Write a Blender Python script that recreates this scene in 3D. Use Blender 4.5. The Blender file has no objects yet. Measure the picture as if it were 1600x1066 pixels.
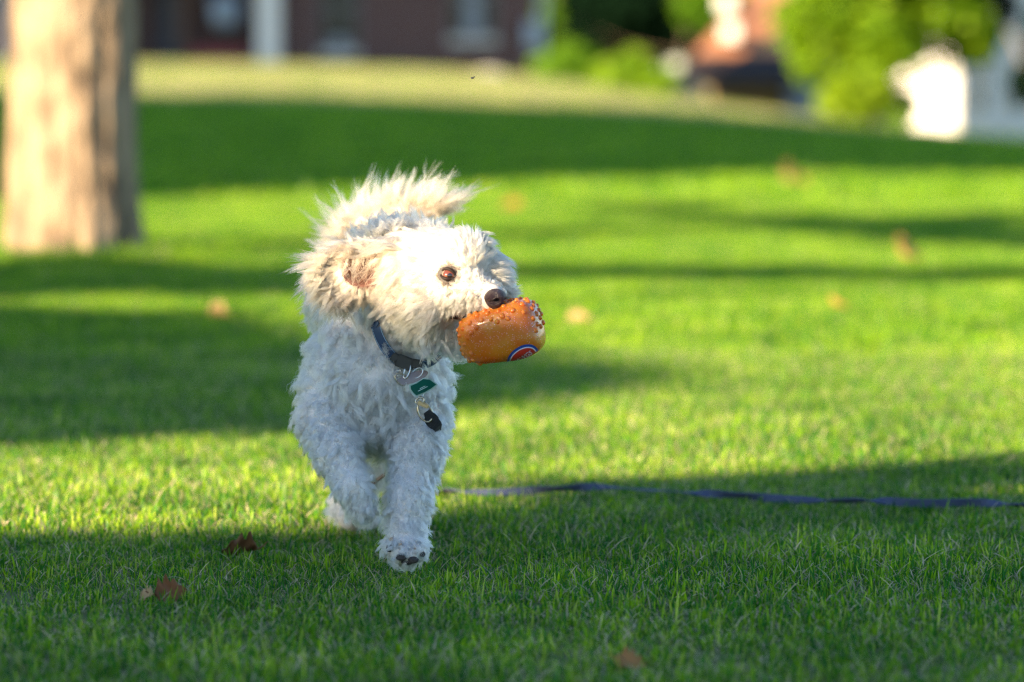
import bpy, bmesh, math, random
import numpy as np
from mathutils import Vector, Matrix, kdtree
R = math.radians
random.seed(7); rng = np.random.default_rng(11)
scene = bpy.context.scene
C = scene.collection

# ------------------------------------------------------------------ camera
CAM_H, PITCH, FPX = 0.65, R(4.06), 6000.0
cam_d = bpy.data.cameras.new('camera'); cam = bpy.data.objects.new('camera', cam_d); C.objects.link(cam)
cam.location = (0, 0, CAM_H); cam.rotation_euler = (R(90) - PITCH, 0, 0)
cam_d.sensor_width = 36; cam_d.lens = 135; cam_d.clip_start = 0.1; cam_d.clip_end = 2000
cam_d.dof.use_dof = True; cam_d.dof.focus_distance = 4.98; cam_d.dof.aperture_fstop = 3.3
cam_d.dof.aperture_blades = 0
scene.camera = cam

# ------------------------------------------------------------------ light
SUN_AZ, SUN_EL = R(42), R(17)
S = np.array([-math.cos(SUN_AZ) * math.cos(SUN_EL), -math.sin(SUN_AZ) * math.cos(SUN_EL), math.sin(SUN_EL)])
world = bpy.data.worlds.new('World'); scene.world = world; world.use_nodes = True
wn = world.node_tree.nodes; wl = world.node_tree.links
bg = wn['Background']; sky = wn.new('ShaderNodeTexSky'); sky.sky_type = 'NISHITA'; sky.sun_disc = False
sky.sun_elevation = SUN_EL; sky.sun_rotation = math.atan2(S[0], S[1]); sky.air_density = 1.0; sky.dust_density = 0.1; sky.ozone_density = 3.0
wl.new(sky.outputs[0], bg.inputs[0]); bg.inputs[1].default_value = 0.071
sun_d = bpy.data.lights.new('sun', 'SUN'); sun = bpy.data.objects.new('sun', sun_d); C.objects.link(sun)
sun_d.energy = 4.9; sun_d.angle = R(0.53); sun_d.color = (1.0, 0.77, 0.48)
sun.rotation_euler = Vector(S).to_track_quat('Z', 'Y').to_euler()
scene.view_settings.view_transform = 'Standard'; scene.view_settings.look = 'None'
scene.view_settings.exposure = 2.2; scene.view_settings.gamma = 1.0
scene.view_settings.use_curve_mapping = False
scene.render.engine = 'CYCLES'
cy = scene.cycles
cy.use_denoising = True; cy.denoiser = 'OPENIMAGEDENOISE'; cy.denoising_prefilter = 'NONE'; cy.denoising_input_passes = 'RGB_ALBEDO_NORMAL'; cy.pixel_filter_type = 'BLACKMAN_HARRIS'; cy.filter_width = 1.3; cy.max_bounces = 8; cy.diffuse_bounces = 4; cy.glossy_bounces = 3
cy.transmission_bounces = 8; cy.transparent_max_bounces = 8; cy.volume_bounces = 0
cy.caustics_reflective = False; cy.caustics_refractive = False
cy.sample_clamp_indirect = 6.0

# ------------------------------------------------------------------ helpers
cth, sth = math.cos(PITCH), math.sin(PITCH)
def W(px, py, Y):
    """point of the place seen at photo pixel (px, py), Y metres ahead"""
    a = (px - 800) / FPX; b = -(py - 533) / FPX
    t = Y / (cth + b * sth)
    return np.array([a * t, Y, CAM_H + t * (-sth + b * cth)])

def smooth(t):
    t = np.clip(t, 0, 1); return t * t * (3 - 2 * t)

ZX = np.array([-40, -9.3, -4, 0, 2.8, 4.7, 7.3, 9.3, 40.]); ZZ = np.array([1.0, .80, .75, .56, .10, -.19, -.56, -.64, -1.0])
def ground_z(x, y):
    x = np.asarray(x, float); y = np.asarray(y, float)
    prof = (np.interp(x - 1.2, ZX, ZZ) + 2 * np.interp(x, ZX, ZZ) + np.interp(x + 1.2, ZX, ZZ)) / 4
    r = np.clip((y - 13) / 57, 0, 1); r = 0.35 * smooth(r) + 0.65 * r ** 1.25
    far = np.clip((y - 70) / 400, 0, 1)
    return -0.014 + prof * r * (1 - far) + 0.002 * np.sin(x * 2.1 + 1.3) * np.sin(y * 1.7) * (np.abs(y - 5) > .0)

def ground_hit(px, py):
    """ground point seen at a photo pixel"""
    y = 3.0
    while y < 120:
        p = W(px, py, y)
        if p[2] <= float(ground_z(p[0], y)): return p
        y *= 1.004
    return W(px, py, 70)

def mat(name):
    m = bpy.data.materials.new(name); m.use_nodes = True
    nt = m.node_tree; p = nt.nodes['Principled BSDF']
    return m, nt, p
def simple(name, col, rough=.6, metal=0., noise=None, bump=None, scale=20, spec=None):
    m, nt, p = mat(name); n = nt.nodes; l = nt.links
    p.inputs['Base Color'].default_value = (*col, 1); p.inputs['Roughness'].default_value = rough
    p.inputs['Metallic'].default_value = metal
    if spec is not None: p.inputs['Specular IOR Level'].default_value = spec
    if noise or bump:
        g = n.new('ShaderNodeNewGeometry'); t = n.new('ShaderNodeTexNoise'); t.inputs['Scale'].default_value = scale
        t.inputs['Detail'].default_value = 6; l.new(g.outputs['Position'], t.inputs['Vector'])
        if noise:
            r = n.new('ShaderNodeMix'); r.data_type = 'RGBA'; l.new(t.outputs['Fac'], r.inputs[0])
            r.inputs[6].default_value = (*[c * (1 - noise) for c in col], 1); r.inputs[7].default_value = (*[min(1, c * (1 + noise)) for c in col], 1)
            l.new(r.outputs[2], p.inputs['Base Color'])
        if bump:
            b = n.new('ShaderNodeBump'); b.inputs['Strength'].default_value = bump; b.inputs['Distance'].default_value = .02
            l.new(t.outputs['Fac'], b.inputs['Height']); l.new(b.outputs[0], p.inputs['Normal'])
    return m

def mesh_obj(name, verts, faces, m=None, parent=None, smooth_=False, link=True):
    me = bpy.data.meshes.new(name); me.from_pydata([tuple(map(float, v)) for v in verts], [], [tuple(map(int, f)) for f in faces]); me.update()
    return _fin(name, me, m, parent, smooth_, link)
def _fin(name, me, m, parent, smooth_, link=True):
    if m: me.materials.append(m)
    if smooth_: me.polygons.foreach_set('use_smooth', [True] * len(me.polygons))
    o = bpy.data.objects.new(name, me)
    if link: C.objects.link(o)
    if parent:
        o.parent = parent
        o.matrix_parent_inverse = Matrix.Translation(-parent.location)   # children are given in world coordinates
    return o
def np_mesh(name, V, F, m=None, parent=None, smooth_=False, link=True):
    """V (n,3), F (k,q) arrays with a constant polygon size"""
    me = bpy.data.meshes.new(name); k, q = F.shape
    me.vertices.add(len(V)); me.vertices.foreach_set('co', np.ascontiguousarray(V, np.float32).ravel())
    me.loops.add(k * q); me.loops.foreach_set('vertex_index', np.ascontiguousarray(F, np.int32).ravel())
    me.polygons.add(k); me.polygons.foreach_set('loop_start', np.arange(0, k * q, q, dtype=np.int32))
    me.update(calc_edges=True); me.validate()
    return _fin(name, me, m, parent, smooth_, link)
def thing(name, label, cat, loc=(0, 0, 0), group=None):
    o = bpy.data.objects.new(name, None); C.objects.link(o); o.location = tuple(map(float, loc)); o.empty_display_size = .1
    return tag(o, label, cat, group)
def tag(o, label, cat, group=None):
    o['label'] = label; o['category'] = cat
    if group: o['group'] = group
    return o
def box(name, c, s, m, parent=None, bev=0.0, rz=0.0):
    bm = bmesh.new(); bmesh.ops.create_cube(bm, size=1)
    bmesh.ops.scale(bm, vec=s, verts=bm.verts)
    if bev: bmesh.ops.bevel(bm, geom=bm.edges[:], offset=bev, segments=2, affect='EDGES')
    bmesh.ops.rotate(bm, matrix=Matrix.Rotation(rz, 3, 'Z'), verts=bm.verts)
    bmesh.ops.translate(bm, vec=Vector(tuple(map(float, c))), verts=bm.verts)
    me = bpy.data.meshes.new(name); bm.to_mesh(me); bm.free()
    return _fin(name, me, m, parent, False)
def frames(P, up=(0.13, 0.2, 0.97)):
    P = np.asarray(P, float); T = np.gradient(P, axis=0); T /= np.linalg.norm(T, axis=1)[:, None] + 1e-12
    N = np.cross(T, np.array(up)); N /= np.linalg.norm(N, axis=1)[:, None] + 1e-9
    return T, N, np.cross(T, N)
def tube_vf(P, rad, n=8, caps=True, up=(.13, .2, .97)):
    P = np.asarray(P, float); k = len(P); rad = np.broadcast_to(rad, (k,))
    T, N, B = frames(P, up); a = np.arange(n) * 2 * np.pi / n
    V = P[:, None] + rad[:, None, None] * (np.cos(a)[None, :, None] * N[:, None] + np.sin(a)[None, :, None] * B[:, None])
    F = []
    for i in range(k - 1):
        for j in range(n): F.append((i * n + j, i * n + (j + 1) % n, (i + 1) * n + (j + 1) % n, (i + 1) * n + j))
    if caps: F += [tuple(range(n))[::-1], tuple(range((k - 1) * n, k * n))]
    return V.reshape(-1, 3), F
def merge(parts):
    V, F, o = [], [], 0
    for v, f in parts:
        V.append(np.asarray(v)); F += [tuple(i + o for i in t) for t in f]; o += len(v)
    return np.vstack(V), F
def spline(P, n):
    """Catmull-Rom through control points"""
    P = np.asarray(P, float); Q = np.vstack([2 * P[0] - P[1], P, 2 * P[-1] - P[-2]]); out = []
    seg = len(P) - 1
    for u in np.linspace(0, seg, n):
        i = min(int(u), seg - 1); t = u - i; a, b, c, d = Q[i:i + 4]
        out.append(.5 * ((2 * b) + (c - a) * t + (2 * a - 5 * b + 4 * c - d) * t * t + (3 * b - a - 3 * c + d) * t ** 3))
    return np.array(out)

# ------------------------------------------------------------------ materials
def leaf_mat(name, c1, c2, trans=.45, rough=.5, scale=1.3):
    m, nt, p = mat(name); n = nt.nodes; l = nt.links
    g = n.new('ShaderNodeNewGeometry'); t = n.new('ShaderNodeTexNoise'); t.inputs['Scale'].default_value = scale; t.inputs['Detail'].default_value = 3
    l.new(g.outputs['Position'], t.inputs['Vector'])
    ri = n.new('ShaderNodeMath'); ri.operation = 'ADD'; l.new(t.outputs['Fac'], ri.inputs[0])
    rr = n.new('ShaderNodeMath'); rr.operation = 'MULTIPLY_ADD'; l.new(g.outputs['Random Per Island'], rr.inputs[0]); rr.inputs[1].default_value = .6; rr.inputs[2].default_value = -.3
    l.new(rr.outputs[0], ri.inputs[1])
    mx = n.new('ShaderNodeMix'); mx.data_type = 'RGBA'; l.new(ri.outputs[0], mx.inputs[0])
    mx.inputs[6].default_value = (*c1, 1); mx.inputs[7].default_value = (*c2, 1)
    l.new(mx.outputs[2], p.inputs['Base Color']); p.inputs['Roughness'].default_value = rough; p.inputs['Specular IOR Level'].default_value = .3
    tr = n.new('ShaderNodeBsdfTranslucent'); l.new(mx.outputs[2], tr.inputs[0])
    ms = n.new('ShaderNodeMixShader'); ms.inputs[0].default_value = trans
    l.new(p.outputs[0], ms.inputs[1]); l.new(tr.outputs[0], ms.inputs[2]); l.new(ms.outputs[0], n['Material Output'].inputs[0])
    return m

# grass: colour of each blade is stored on the blade
M_grass, nt, p = mat('grass_blades'); n = nt.nodes; l = nt.links
at = n.new('ShaderNodeAttribute'); at.attribute_name = 'col'
g = n.new('ShaderNodeNewGeometry'); no = n.new('ShaderNodeTexNoise'); no.inputs['Scale'].default_value = 2.2; no.inputs['Detail'].default_value = 5
l.new(g.outputs['Position'], no.inputs['Vector'])
hs = n.new('ShaderNodeHueSaturation')
mr = n.new('ShaderNodeMapRange'); mr.inputs[1].default_value = .3; mr.inputs[2].default_value = .7; mr.inputs[3].default_value = .515; mr.inputs[4].default_value = .478
mv = n.new('ShaderNodeMapRange'); mv.inputs[1].default_value = .3; mv.inputs[2].default_value = .7; mv.inputs[3].default_value = .68; mv.inputs[4].default_value = 1.38
l.new(no.outputs['Fac'], mr.inputs[0]); l.new(no.outputs['Fac'], mv.inputs[0])
l.new(mr.outputs[0], hs.inputs['Hue']); l.new(mv.outputs[0], hs.inputs['Value']); l.new(at.outputs['Color'], hs.inputs['Color'])
l.new(hs.outputs[0], p.inputs['Base Color']); p.inputs['Roughness'].default_value = .38; p.inputs['Specular IOR Level'].default_value = .22
tr = n.new('ShaderNodeBsdfTranslucent'); l.new(hs.outputs[0], tr.inputs[0])
ms = n.new('ShaderNodeMixShader'); ms.inputs[0].default_value = .5
l.new(p.outputs[0], ms.inputs[1]); l.new(tr.outputs[0], ms.inputs[2]); l.new(ms.outputs[0], n['Material Output'].inputs[0])

M_soil = simple('lawn_soil', (.12, .135, .035), .95, noise=.5, bump=.6, scale=14)
M_shadeleaf = leaf_mat('tree_leaves_dark', (.025, .06, .012), (.05, .10, .02), .3)
M_bark_plain = simple('bark_plain', (.16, .12, .08), .9, noise=.3, bump=.8, scale=12)

# ------------------------------------------------------------------ lawn ground
gx = np.concatenate([np.linspace(-600, -30, 12), np.linspace(-26, 26, 105), np.linspace(30, 600, 12)])
gy = np.concatenate([np.linspace(-300, -10, 10), np.linspace(-6, 80, 130), np.linspace(90, 1200, 16)])
GX, GY = np.meshgrid(gx, gy); V = np.stack([GX, GY, ground_z(GX, GY)], -1).reshape(-1, 3)
ny, nx = GX.shape; I = np.arange(ny * nx).reshape(ny, nx)
F = np.stack([I[:-1, :-1], I[:-1, 1:], I[1:, 1:], I[1:, :-1]], -1).reshape(-1, 4)
lawn = np_mesh('lawn_ground', V, F, M_soil, smooth_=True); lawn['kind'] = 'structure'

# ------------------------------------------------------------------ grass
def blade_patch(name, nb, size, hmin, hmax, wid, seed, straw=.12, tall=.03):
    r = np.random.default_rng(seed)
    # blades gather in tufts
    nt_ = max(8, nb // 10); tc = r.uniform(-size / 2, size / 2, (nt_, 2)); ti = r.integers(0, nt_, nb)
    loose = r.random(nb) < .35
    base = tc[ti] + r.normal(0, .008, (nb, 2)); base[loose] = r.uniform(-size / 2, size / 2, (loose.sum(), 2))
    h = r.uniform(hmin, hmax, nb) * (0.75 + .5 * r.random(nt_)[ti]); tl = r.random(nb) < tall; h[tl] *= 1.55
    w = wid * r.uniform(.6, 1.25, nb)
    az = r.uniform(0, 2 * np.pi, nb); lean = np.abs(r.normal(.45, .60, nb)); lean = np.clip(lean, 0, 1.45)
    d = np.stack([np.cos(az), np.sin(az)], -1)
    faz = az + r.normal(0, .9, nb) + np.pi / 2; s = np.stack([np.cos(faz), np.sin(faz), np.zeros(nb)], -1)
    kind = r.random(nb)
    col = np.empty((nb, 3))
    t = r.random((nb, 1))
    col[:] = np.array([.080, .25, .008]) * (1 - t) + np.array([.29, .50, .009]) * t
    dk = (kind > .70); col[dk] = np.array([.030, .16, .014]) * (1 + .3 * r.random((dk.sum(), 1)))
    yl = kind < straw + .10; col[yl] = np.array([.36, .48, .06]) * (.8 + .4 * r.random((yl.sum(), 1)))
    st = kind < straw; col[st] = np.array([.66, .56, .36]) * (.6 + .6 * r.random((st.sum(), 1)))
    lean[st] += .5; fl0 = st & (r.random(nb) < .4); lean[fl0] = 1.5; wd_ = ((ti % 23) == 0) & ~st & ~loose; w[wd_] *= 3.4; h[wd_] = r.uniform(.010, .020, wd_.sum()); lean[wd_] = r.uniform(.7, 1.3, wd_.sum()); col[wd_] = np.array([.05, .20, .025]); h[st] *= 1.0; w[st] *= .62
    k = 4  # levels
    Vv = np.zeros((nb, 2 * k - 1, 3)); ts = np.array([0, .38, .72, 1.0]); ws = np.array([.8, 1., .75, 0])
    pos = np.concatenate([base, np.full((nb, 1), -.006)], 1); ang = lean * .8
    prev = 0
    for i in range(k):
        if i:
            seg = (ts[i] - ts[i - 1]) * h; an = ang + lean * 1.0 * ts[i]
            pos = pos + np.concatenate([d * (np.sin(an) * seg)[:, None], (np.cos(an) * seg)[:, None]], 1)
        if i < k - 1:
            Vv[:, 2 * i] = pos - s * (w * ws[i] / 2)[:, None]; Vv[:, 2 * i + 1] = pos + s * (w * ws[i] / 2)[:, None]
        else: Vv[:, 2 * k - 2] = pos
    fl_ = st & (r.random(nb) < .45); Vv[fl_, :, 2] += r.uniform(.004, .016, fl_.sum())[:, None]
    Vv[:, :, 2] = np.maximum(Vv[:, :, 2], -.006)
    b0 = np.arange(nb)[:, None] * (2 * k - 1)
    tri = np.array([[0, 1, 3], [0, 3, 2], [2, 3, 5], [2, 5, 4], [4, 5, 6]])
    F = (b0[:, None] + tri[None]).reshape(-1, 3)
    o = np_mesh(name, Vv.reshape(-1, 3), F, M_grass, link=False)
    a = o.data.color_attributes.new('col', 'FLOAT_COLOR', 'POINT')
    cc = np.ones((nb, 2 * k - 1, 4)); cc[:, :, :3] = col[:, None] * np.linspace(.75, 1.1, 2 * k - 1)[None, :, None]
    a.data.foreach_set('color', cc.astype(np.float32).ravel())
    return o
def scatter(name, templates, pts, rot, scl, label=None):
    col = bpy.data.collections.new(name + '_templates')
    for t in templates: col.objects.link(t)
    me = bpy.data.meshes.new(name); me.vertices.add(len(pts)); me.vertices.foreach_set('co', np.ascontiguousarray(pts, np.float32).ravel())
    for nm, arr in (('rz', rot), ('sc', scl)):
        a = me.attributes.new(nm, 'FLOAT', 'POINT'); a.data.foreach_set('value', np.ascontiguousarray(arr, np.float32))
    o = bpy.data.objects.new(name, me); C.objects.link(o); o['kind'] = 'stuff'
    gt = bpy.data.node_groups.new(name + '_nodes', 'GeometryNodeTree')
    gt.interface.new_socket('Geometry', in_out='INPUT', socket_type='NodeSocketGeometry')
    gt.interface.new_socket('Geometry', in_out='OUTPUT', socket_type='NodeSocketGeometry')
    N = gt.nodes; L = gt.links
    i_ = N.new('NodeGroupInput'); o_ = N.new('NodeGroupOutput'); ip = N.new('GeometryNodeInstanceOnPoints')
    ci = N.new('GeometryNodeCollectionInfo'); ci.inputs['Collection'].default_value = col
    ci.inputs['Separate Children'].default_value = True; ci.inputs['Reset Children'].default_value = True
    L.new(i_.outputs[0], ip.inputs['Points']); L.new(ci.outputs[0], ip.inputs['Instance']); ip.inputs['Pick Instance'].default_value = True
    rv = N.new('FunctionNodeRandomValue'); rv.data_type = 'INT'; rv.inputs[4].default_value = 0; rv.inputs[5].default_value = len(templates) - 1
    L.new(rv.outputs[2], ip.inputs['Instance Index'])
    ra = N.new('GeometryNodeInputNamedAttribute'); ra.data_type = 'FLOAT'; ra.inputs[0].default_value = 'rz'
    cx = N.new('ShaderNodeCombineXYZ'); L.new(ra.outputs[0], cx.inputs[2]); L.new(cx.outputs[0], ip.inputs['Rotation'])
    sa = N.new('GeometryNodeInputNamedAttribute'); sa.data_type = 'FLOAT'; sa.inputs[0].default_value = 'sc'
    L.new(sa.outputs[0], ip.inputs['Scale']); L.new(ip.outputs[0], o_.inputs[0])
    md = o.modifiers.new('scatter', 'NODES'); md.node_group = gt
    return o
def zone(y0, y1, step, margin, sc0, sc1, seed):
    r = np.random.default_rng(seed); P = []
    y = y0
    while y < y1:
        hw = .1365 * y + margin
        xs = np.arange(-hw, hw, step) + r.uniform(0, step); P.append(np.stack([xs + r.uniform(-.5, .5, len(xs)) * step * .4, y + r.uniform(-.5, .5, len(xs)) * step * .4], -1)); y += step
    P = np.vstack(P); z = ground_z(P[:, 0], P[:, 1])
    u = .5 + .25 * (np.sin(P[:, 0] * 2.3 + 1.7 * np.sin(P[:, 1] * 1.9)) + np.sin(P[:, 1] * 3.7 + 2.1 * np.sin(P[:, 0] * 4.3)))
    return np.column_stack([P, z]), r.uniform(0, 2 * np.pi, len(P)), r.uniform(sc0, sc1, len(P)) * (.82 + .36 * u)
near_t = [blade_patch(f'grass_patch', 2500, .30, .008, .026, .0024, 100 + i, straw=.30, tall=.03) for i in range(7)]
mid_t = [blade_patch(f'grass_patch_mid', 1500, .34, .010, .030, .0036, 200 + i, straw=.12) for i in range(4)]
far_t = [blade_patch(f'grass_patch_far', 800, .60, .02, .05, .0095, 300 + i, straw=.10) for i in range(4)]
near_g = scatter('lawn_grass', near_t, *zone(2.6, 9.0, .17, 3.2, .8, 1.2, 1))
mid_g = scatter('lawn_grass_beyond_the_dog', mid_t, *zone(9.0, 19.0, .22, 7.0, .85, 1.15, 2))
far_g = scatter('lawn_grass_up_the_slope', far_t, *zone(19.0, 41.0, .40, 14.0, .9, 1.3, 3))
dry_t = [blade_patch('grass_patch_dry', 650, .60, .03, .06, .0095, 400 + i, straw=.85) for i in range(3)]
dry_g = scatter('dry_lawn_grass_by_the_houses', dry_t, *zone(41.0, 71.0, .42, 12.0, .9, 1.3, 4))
# ------------------------------------------------------------------ trees outside the frame that cast the shade
def leaf_cards(P, size, r, aspect=1.5, up=.0):
    n_ = len(P); a = r.normal(size=(n_, 3)); a /= np.linalg.norm(a, axis=1)[:, None]
    b = np.cross(a, r.normal(size=(n_, 3))); b /= np.linalg.norm(b, axis=1)[:, None]
    c = np.cross(a, b); s = size * r.uniform(.7, 1.3, (n_, 1))
    V = np.stack([P - b * s * aspect / 2, P + c * s * .5 + a * s * .1, P + b * s * aspect / 2, P - c * s * .5 + a * s * .1], 1)
    F = np.arange(n_ * 4).reshape(n_, 4)
    return V.reshape(-1, 3), F
def in_poly(pts, poly):
    x, y = pts[:, 0], pts[:, 1]; ins = np.zeros(len(pts), bool); n_ = len(poly)
    for i in range(n_):
        x1, y1 = poly[i]; x2, y2 = poly[(i + 1) % n_]
        c = ((y1 > y) != (y2 > y)) & (x < (x2 - x1) * (y - y1) / (y2 - y1 + 1e-12) + x1); ins ^= c
    return ins
def sample_poly(poly, n_, r):
    poly = np.array(poly, float); lo, hi = poly.min(0), poly.max(0); out = []
    tot = 0
    while tot < n_:
        p_ = r.uniform(lo, hi, (n_ * 2, 2)); p_ = p_[in_poly(p_, poly)]; out.append(p_); tot += len(p_)
    return np.vstack(out)[:n_]
def limb_mesh(base, tops, r0, r, seed_wob=.12):
    parts = []; H = max(t[2] for t in tops)
    mid = np.mean(tops, axis=0); fork = np.array(base) + (mid - np.array(base)) * .45
    trunk = spline([base, np.array(base) + (fork - base) * .5 + r.normal(0, seed_wob, 3) * [1, 1, 0], fork], 10)
    parts.append(tube_vf(trunk, np.linspace(r0, r0 * .6, 10) * (1 + .45 * np.exp(-np.linspace(0, 9, 10))), 12))
    for t in tops:
        m_ = (fork + t) / 2 + r.normal(0, .1, 3) * np.linalg.norm(t - fork); m_[2] = max(m_[2], fork[2])
        q = spline([fork - (fork - base) * .08, m_, t], 8); parts.append(tube_vf(q, np.linspace(r0 * .42, r0 * .06, 8), 6))
    return merge(parts)
def shade_tree(label, targets, h0, h1, size, n_, base, r0, seed, group='trees left of the picture that shade the lawn', m=None, tz=None):
    """a tree whose leaves hang where the sun passes on its way to the ground area `targets`"""
    r = np.random.default_rng(seed)
    P = []
    for poly, w in targets:
        k = int(n_ * w); q = sample_poly(poly, k, r)
        # leaves gather on twigs
        tw = sample_poly(poly, max(6, k // 25), r); sel = r.random(k) < .5
        q[sel] = tw[r.integers(0, len(tw), sel.sum())] + r.normal(0, min(size * .9, .11), (sel.sum(), 2))
        h = r.uniform(h0, h1, len(q))
        P.append(np.column_stack([q[:, 0] + S[0] / S[2] * h, q[:, 1] + S[1] / S[2] * h, ground_z(q[:, 0], q[:, 1]) + h]))
    P = np.vstack(P)
    t = thing('shade_tree', label, 'tree', (base[0], base[1], 0), group)
    V, F = leaf_cards(P, size, r); np_mesh('foliage', V, F, m or M_shadeleaf, t)
    tops = P[r.integers(0, len(P), 9)]
    V, F = limb_mesh(np.array([base[0], base[1], -.1]), tops, r0, r); mesh_obj('trunk', V, F, M_bark_plain, t, True)
    return t
def gp(px, py):
    q = ground_hit(px, py); return (q[0], q[1])
def sh(h): return S[0] / S[2] * h, S[1] / S[2] * h
# foreground shade
D = [gp(-120, 862), gp(60, 850), gp(180, 858), gp(330, 850), gp(430, 842), gp(520, 858), gp(600, 838), gp(660, 838), gp(700, 815), gp(800, 822), gp(880, 812), gp(905, 780), gp(860, 766), gp(760,764), gp(760, 758),
     gp(900, 755), gp(1040, 752), gp(1200, 752), gp(1330, 742), gp(1420, 738), gp(1520, 735), gp(1640, 738), gp(1800, 745), gp(1800, 760), gp(1600, 766), gp(1440, 768), gp(1400, 785), gp(1430, 806), gp(1620, 812), gp(1900, 815),
     (2.6, 4.6), (2.2, 3.2), (1.2, 1.6), (-1.5, 1.2), (-1.6, 3.4)]
hx, hy = sh(2.9)
shade_tree('leafy tree left of the camera, its crown shading the foreground grass', [(D, 1.)], 2.5, 3.4, .075, 15000, (-1 + hx, 3.2 + hy), .16, 21)
# middle patch left of and behind the dog
Cc = [gp(-200, 700), gp(0, 690), gp(120, 672), gp(250, 690), gp(380, 668), gp(470, 680), gp(640, 650), gp(800, 625), gp(930, 610), gp(965, 592), gp(900, 570), gp(780, 556), gp(600, 548), gp(480, 540),
      gp(430, 520), gp(330, 500), gp(200, 496), gp(0, 485), gp(-250, 480)]
hx, hy = sh(3.6)
shade_tree('tree at the left whose crown shades the lawn behind the dog', [(Cc, 1.)], 3.2, 4.2, .085, 9000, (-.8 + hx, 8.6 + hy), .2, 22)
Bb = [gp(-200, 485), gp(0, 470), gp(150, 455), gp(300, 466), gp(460, 462), gp(600, 445), gp(820, 436), gp(1000, 436), gp(1180, 440), gp(1400, 436), gp(1700, 440), gp(1700, 425), gp(1500, 428), gp(1380, 434), gp(1200, 424), gp(1000, 425), gp(820, 420), gp(640, 420),
      gp(480, 424), gp(400, 426), gp(330, 424), gp(260, 412), gp(180, 416), gp(60, 418), gp(-200, 418)]
B2 = [gp(950, 336), gp(1080, 342), gp(1130, 336), gp(1100, 326), gp(1000, 324)]
B3 = [gp(1160, 350), gp(1300, 366), gp(1450, 386), gp(1700, 392), gp(1700, 366), gp(1560, 356), gp(1600, 346), gp(1380, 348), gp(1300, 340), gp(1180, 338)]
hx, hy = sh(4.6)
shade_tree('tree further left whose crown throws thin bands of shade', [(Bb, .8), (B2, .04), (B3, .16)], 4.2, 5.1, .1, 9000, (-1 + hx, 12 + hy), .2, 23)
A1 = [(-11, 18.5), gp(0, 312), gp(230, 314), gp(500, 302), gp(760, 291), gp(1000, 284), gp(1250, 276), gp(1600, 279), gp(1900, 275), (9, 50), gp(1600, 222), gp(1300, 194), gp(1100, 178), gp(860, 172), gp(640, 160), gp(430, 150), gp(230, 152), gp(0, 148), (-12, 40)]
A1 = np.array(A1, float); A1[:, 1] = np.minimum(A1[:, 1], 47)
for k, (a, b) in enumerate(((-14, -3.6), (-4.0, 1.4), (1.0, 10))):
    r = np.random.default_rng(5)
    q = [p_ for p_ in A1]
    # split the band by x
    poly = []
    for i in range(len(q)):
        p1, p2 = q[i], q[(i + 1) % len(q)]
        for p_ in np.linspace(p1, p2, 12, endpoint=False): poly.append((min(max(p_[0], a), b), p_[1]))
    hx, hy = sh(7.5 + k * .5)
    cx_ = (max(a, -8) + b) / 2
    shade_tree(['broad tree at the far left shading the middle of the lawn', 'tall tree beside it shading the slope', 'big tree nearest the houses shading the right of the slope'][k], [(poly, 1.)], 5.5 + k, 9 + k, .26, 13000, (cx_ + hx, 30 + hy), .35, 30 + k)

# ------------------------------------------------------------------ the big trunk
M_bark, nt, p = mat('bark_old'); n = nt.nodes; l = nt.links
g = n.new('ShaderNodeNewGeometry'); mp = n.new('ShaderNodeMapping'); mp.inputs['Scale'].default_value = (7, 7, 3.4); l.new(g.outputs['Position'], mp.inputs[0])
t1 = n.new('ShaderNodeTexNoise'); t1.inputs['Scale'].default_value = 1.6; t1.inputs['Detail'].default_value = 8; l.new(mp.outputs[0], t1.inputs['Vector'])
cr = n.new('ShaderNodeValToRGB'); e = cr.color_ramp.elements; e[0].position = .33; e[0].color = (.08, .055, .038, 1); e[1].position = .60; e[1].color = (.31, .225, .15, 1)
e2 = cr.color_ramp.elements.new(.48); e2.color = (.22, .155, .10, 1)
l.new(t1.outputs['Fac'], cr.inputs[0]); l.new(cr.outputs[0], p.inputs['Base Color']); p.inputs['Roughness'].default_value = .9
bp = n.new('ShaderNodeBump'); bp.inputs['Strength'].default_value = 1.; bp.inputs['Distance'].default_value = .06; l.new(t1.outputs['Fac'], bp.inputs['Height']); l.new(bp.outputs[0], p.inputs['Normal'])
TB = W(111, 392, 13.6); TB[2] = float(ground_z(TB[0], TB[1]))
t = thing('old_tree', 'thick sunlit tree trunk with furrowed tan bark standing on the lawn', 'tree', TB)
nz, na = 110, 160; V = np.zeros((nz, na, 3)); zz = np.concatenate([np.linspace(-.1, 1.2, 70), np.linspace(1.25, 4.2, 40)]); aa = np.arange(na) * 2 * np.pi / na
rr = np.random.default_rng(3)
for i, z in enumerate(zz):
    base_r = .226 - .008 * z + .024 * math.exp(-max(z, 0) / .16)
    fl = .003 * np.sin(aa * 9 + 1.2 * np.sin(z * 1.5)) + .0022 * np.sin(aa * 17 + 2 * np.sin(z * 2.1 + 1) + 1) + .0016 * np.sin(aa * 31 + z * 5) + .006 * np.sin(z * 11 + aa * 4) * np.sin(aa * 3)
    root = .018 * math.exp(-max(z, 0) / .16) * np.maximum(0, np.sin(aa * 5 + .6))
    groove = -.003 * np.exp(-((aa - 5.25 - .05 * math.sin(z * 3)) / .07) ** 2)
    rd = base_r + fl + root + groove
    V[i] = np.stack([TB[0] + rd * np.cos(aa) + .02 * z, TB[1] + rd * np.sin(aa), np.full(na, z)], -1)
I = np.arange(nz * na).reshape(nz, na); J = np.roll(I, -1, 1)
F = np.stack([I[:-1], J[:-1], J[1:], I[1:]], -1).reshape(-1, 4)
np_mesh('trunk', V.reshape(-1, 3), F, M_bark, t, True)
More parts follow.
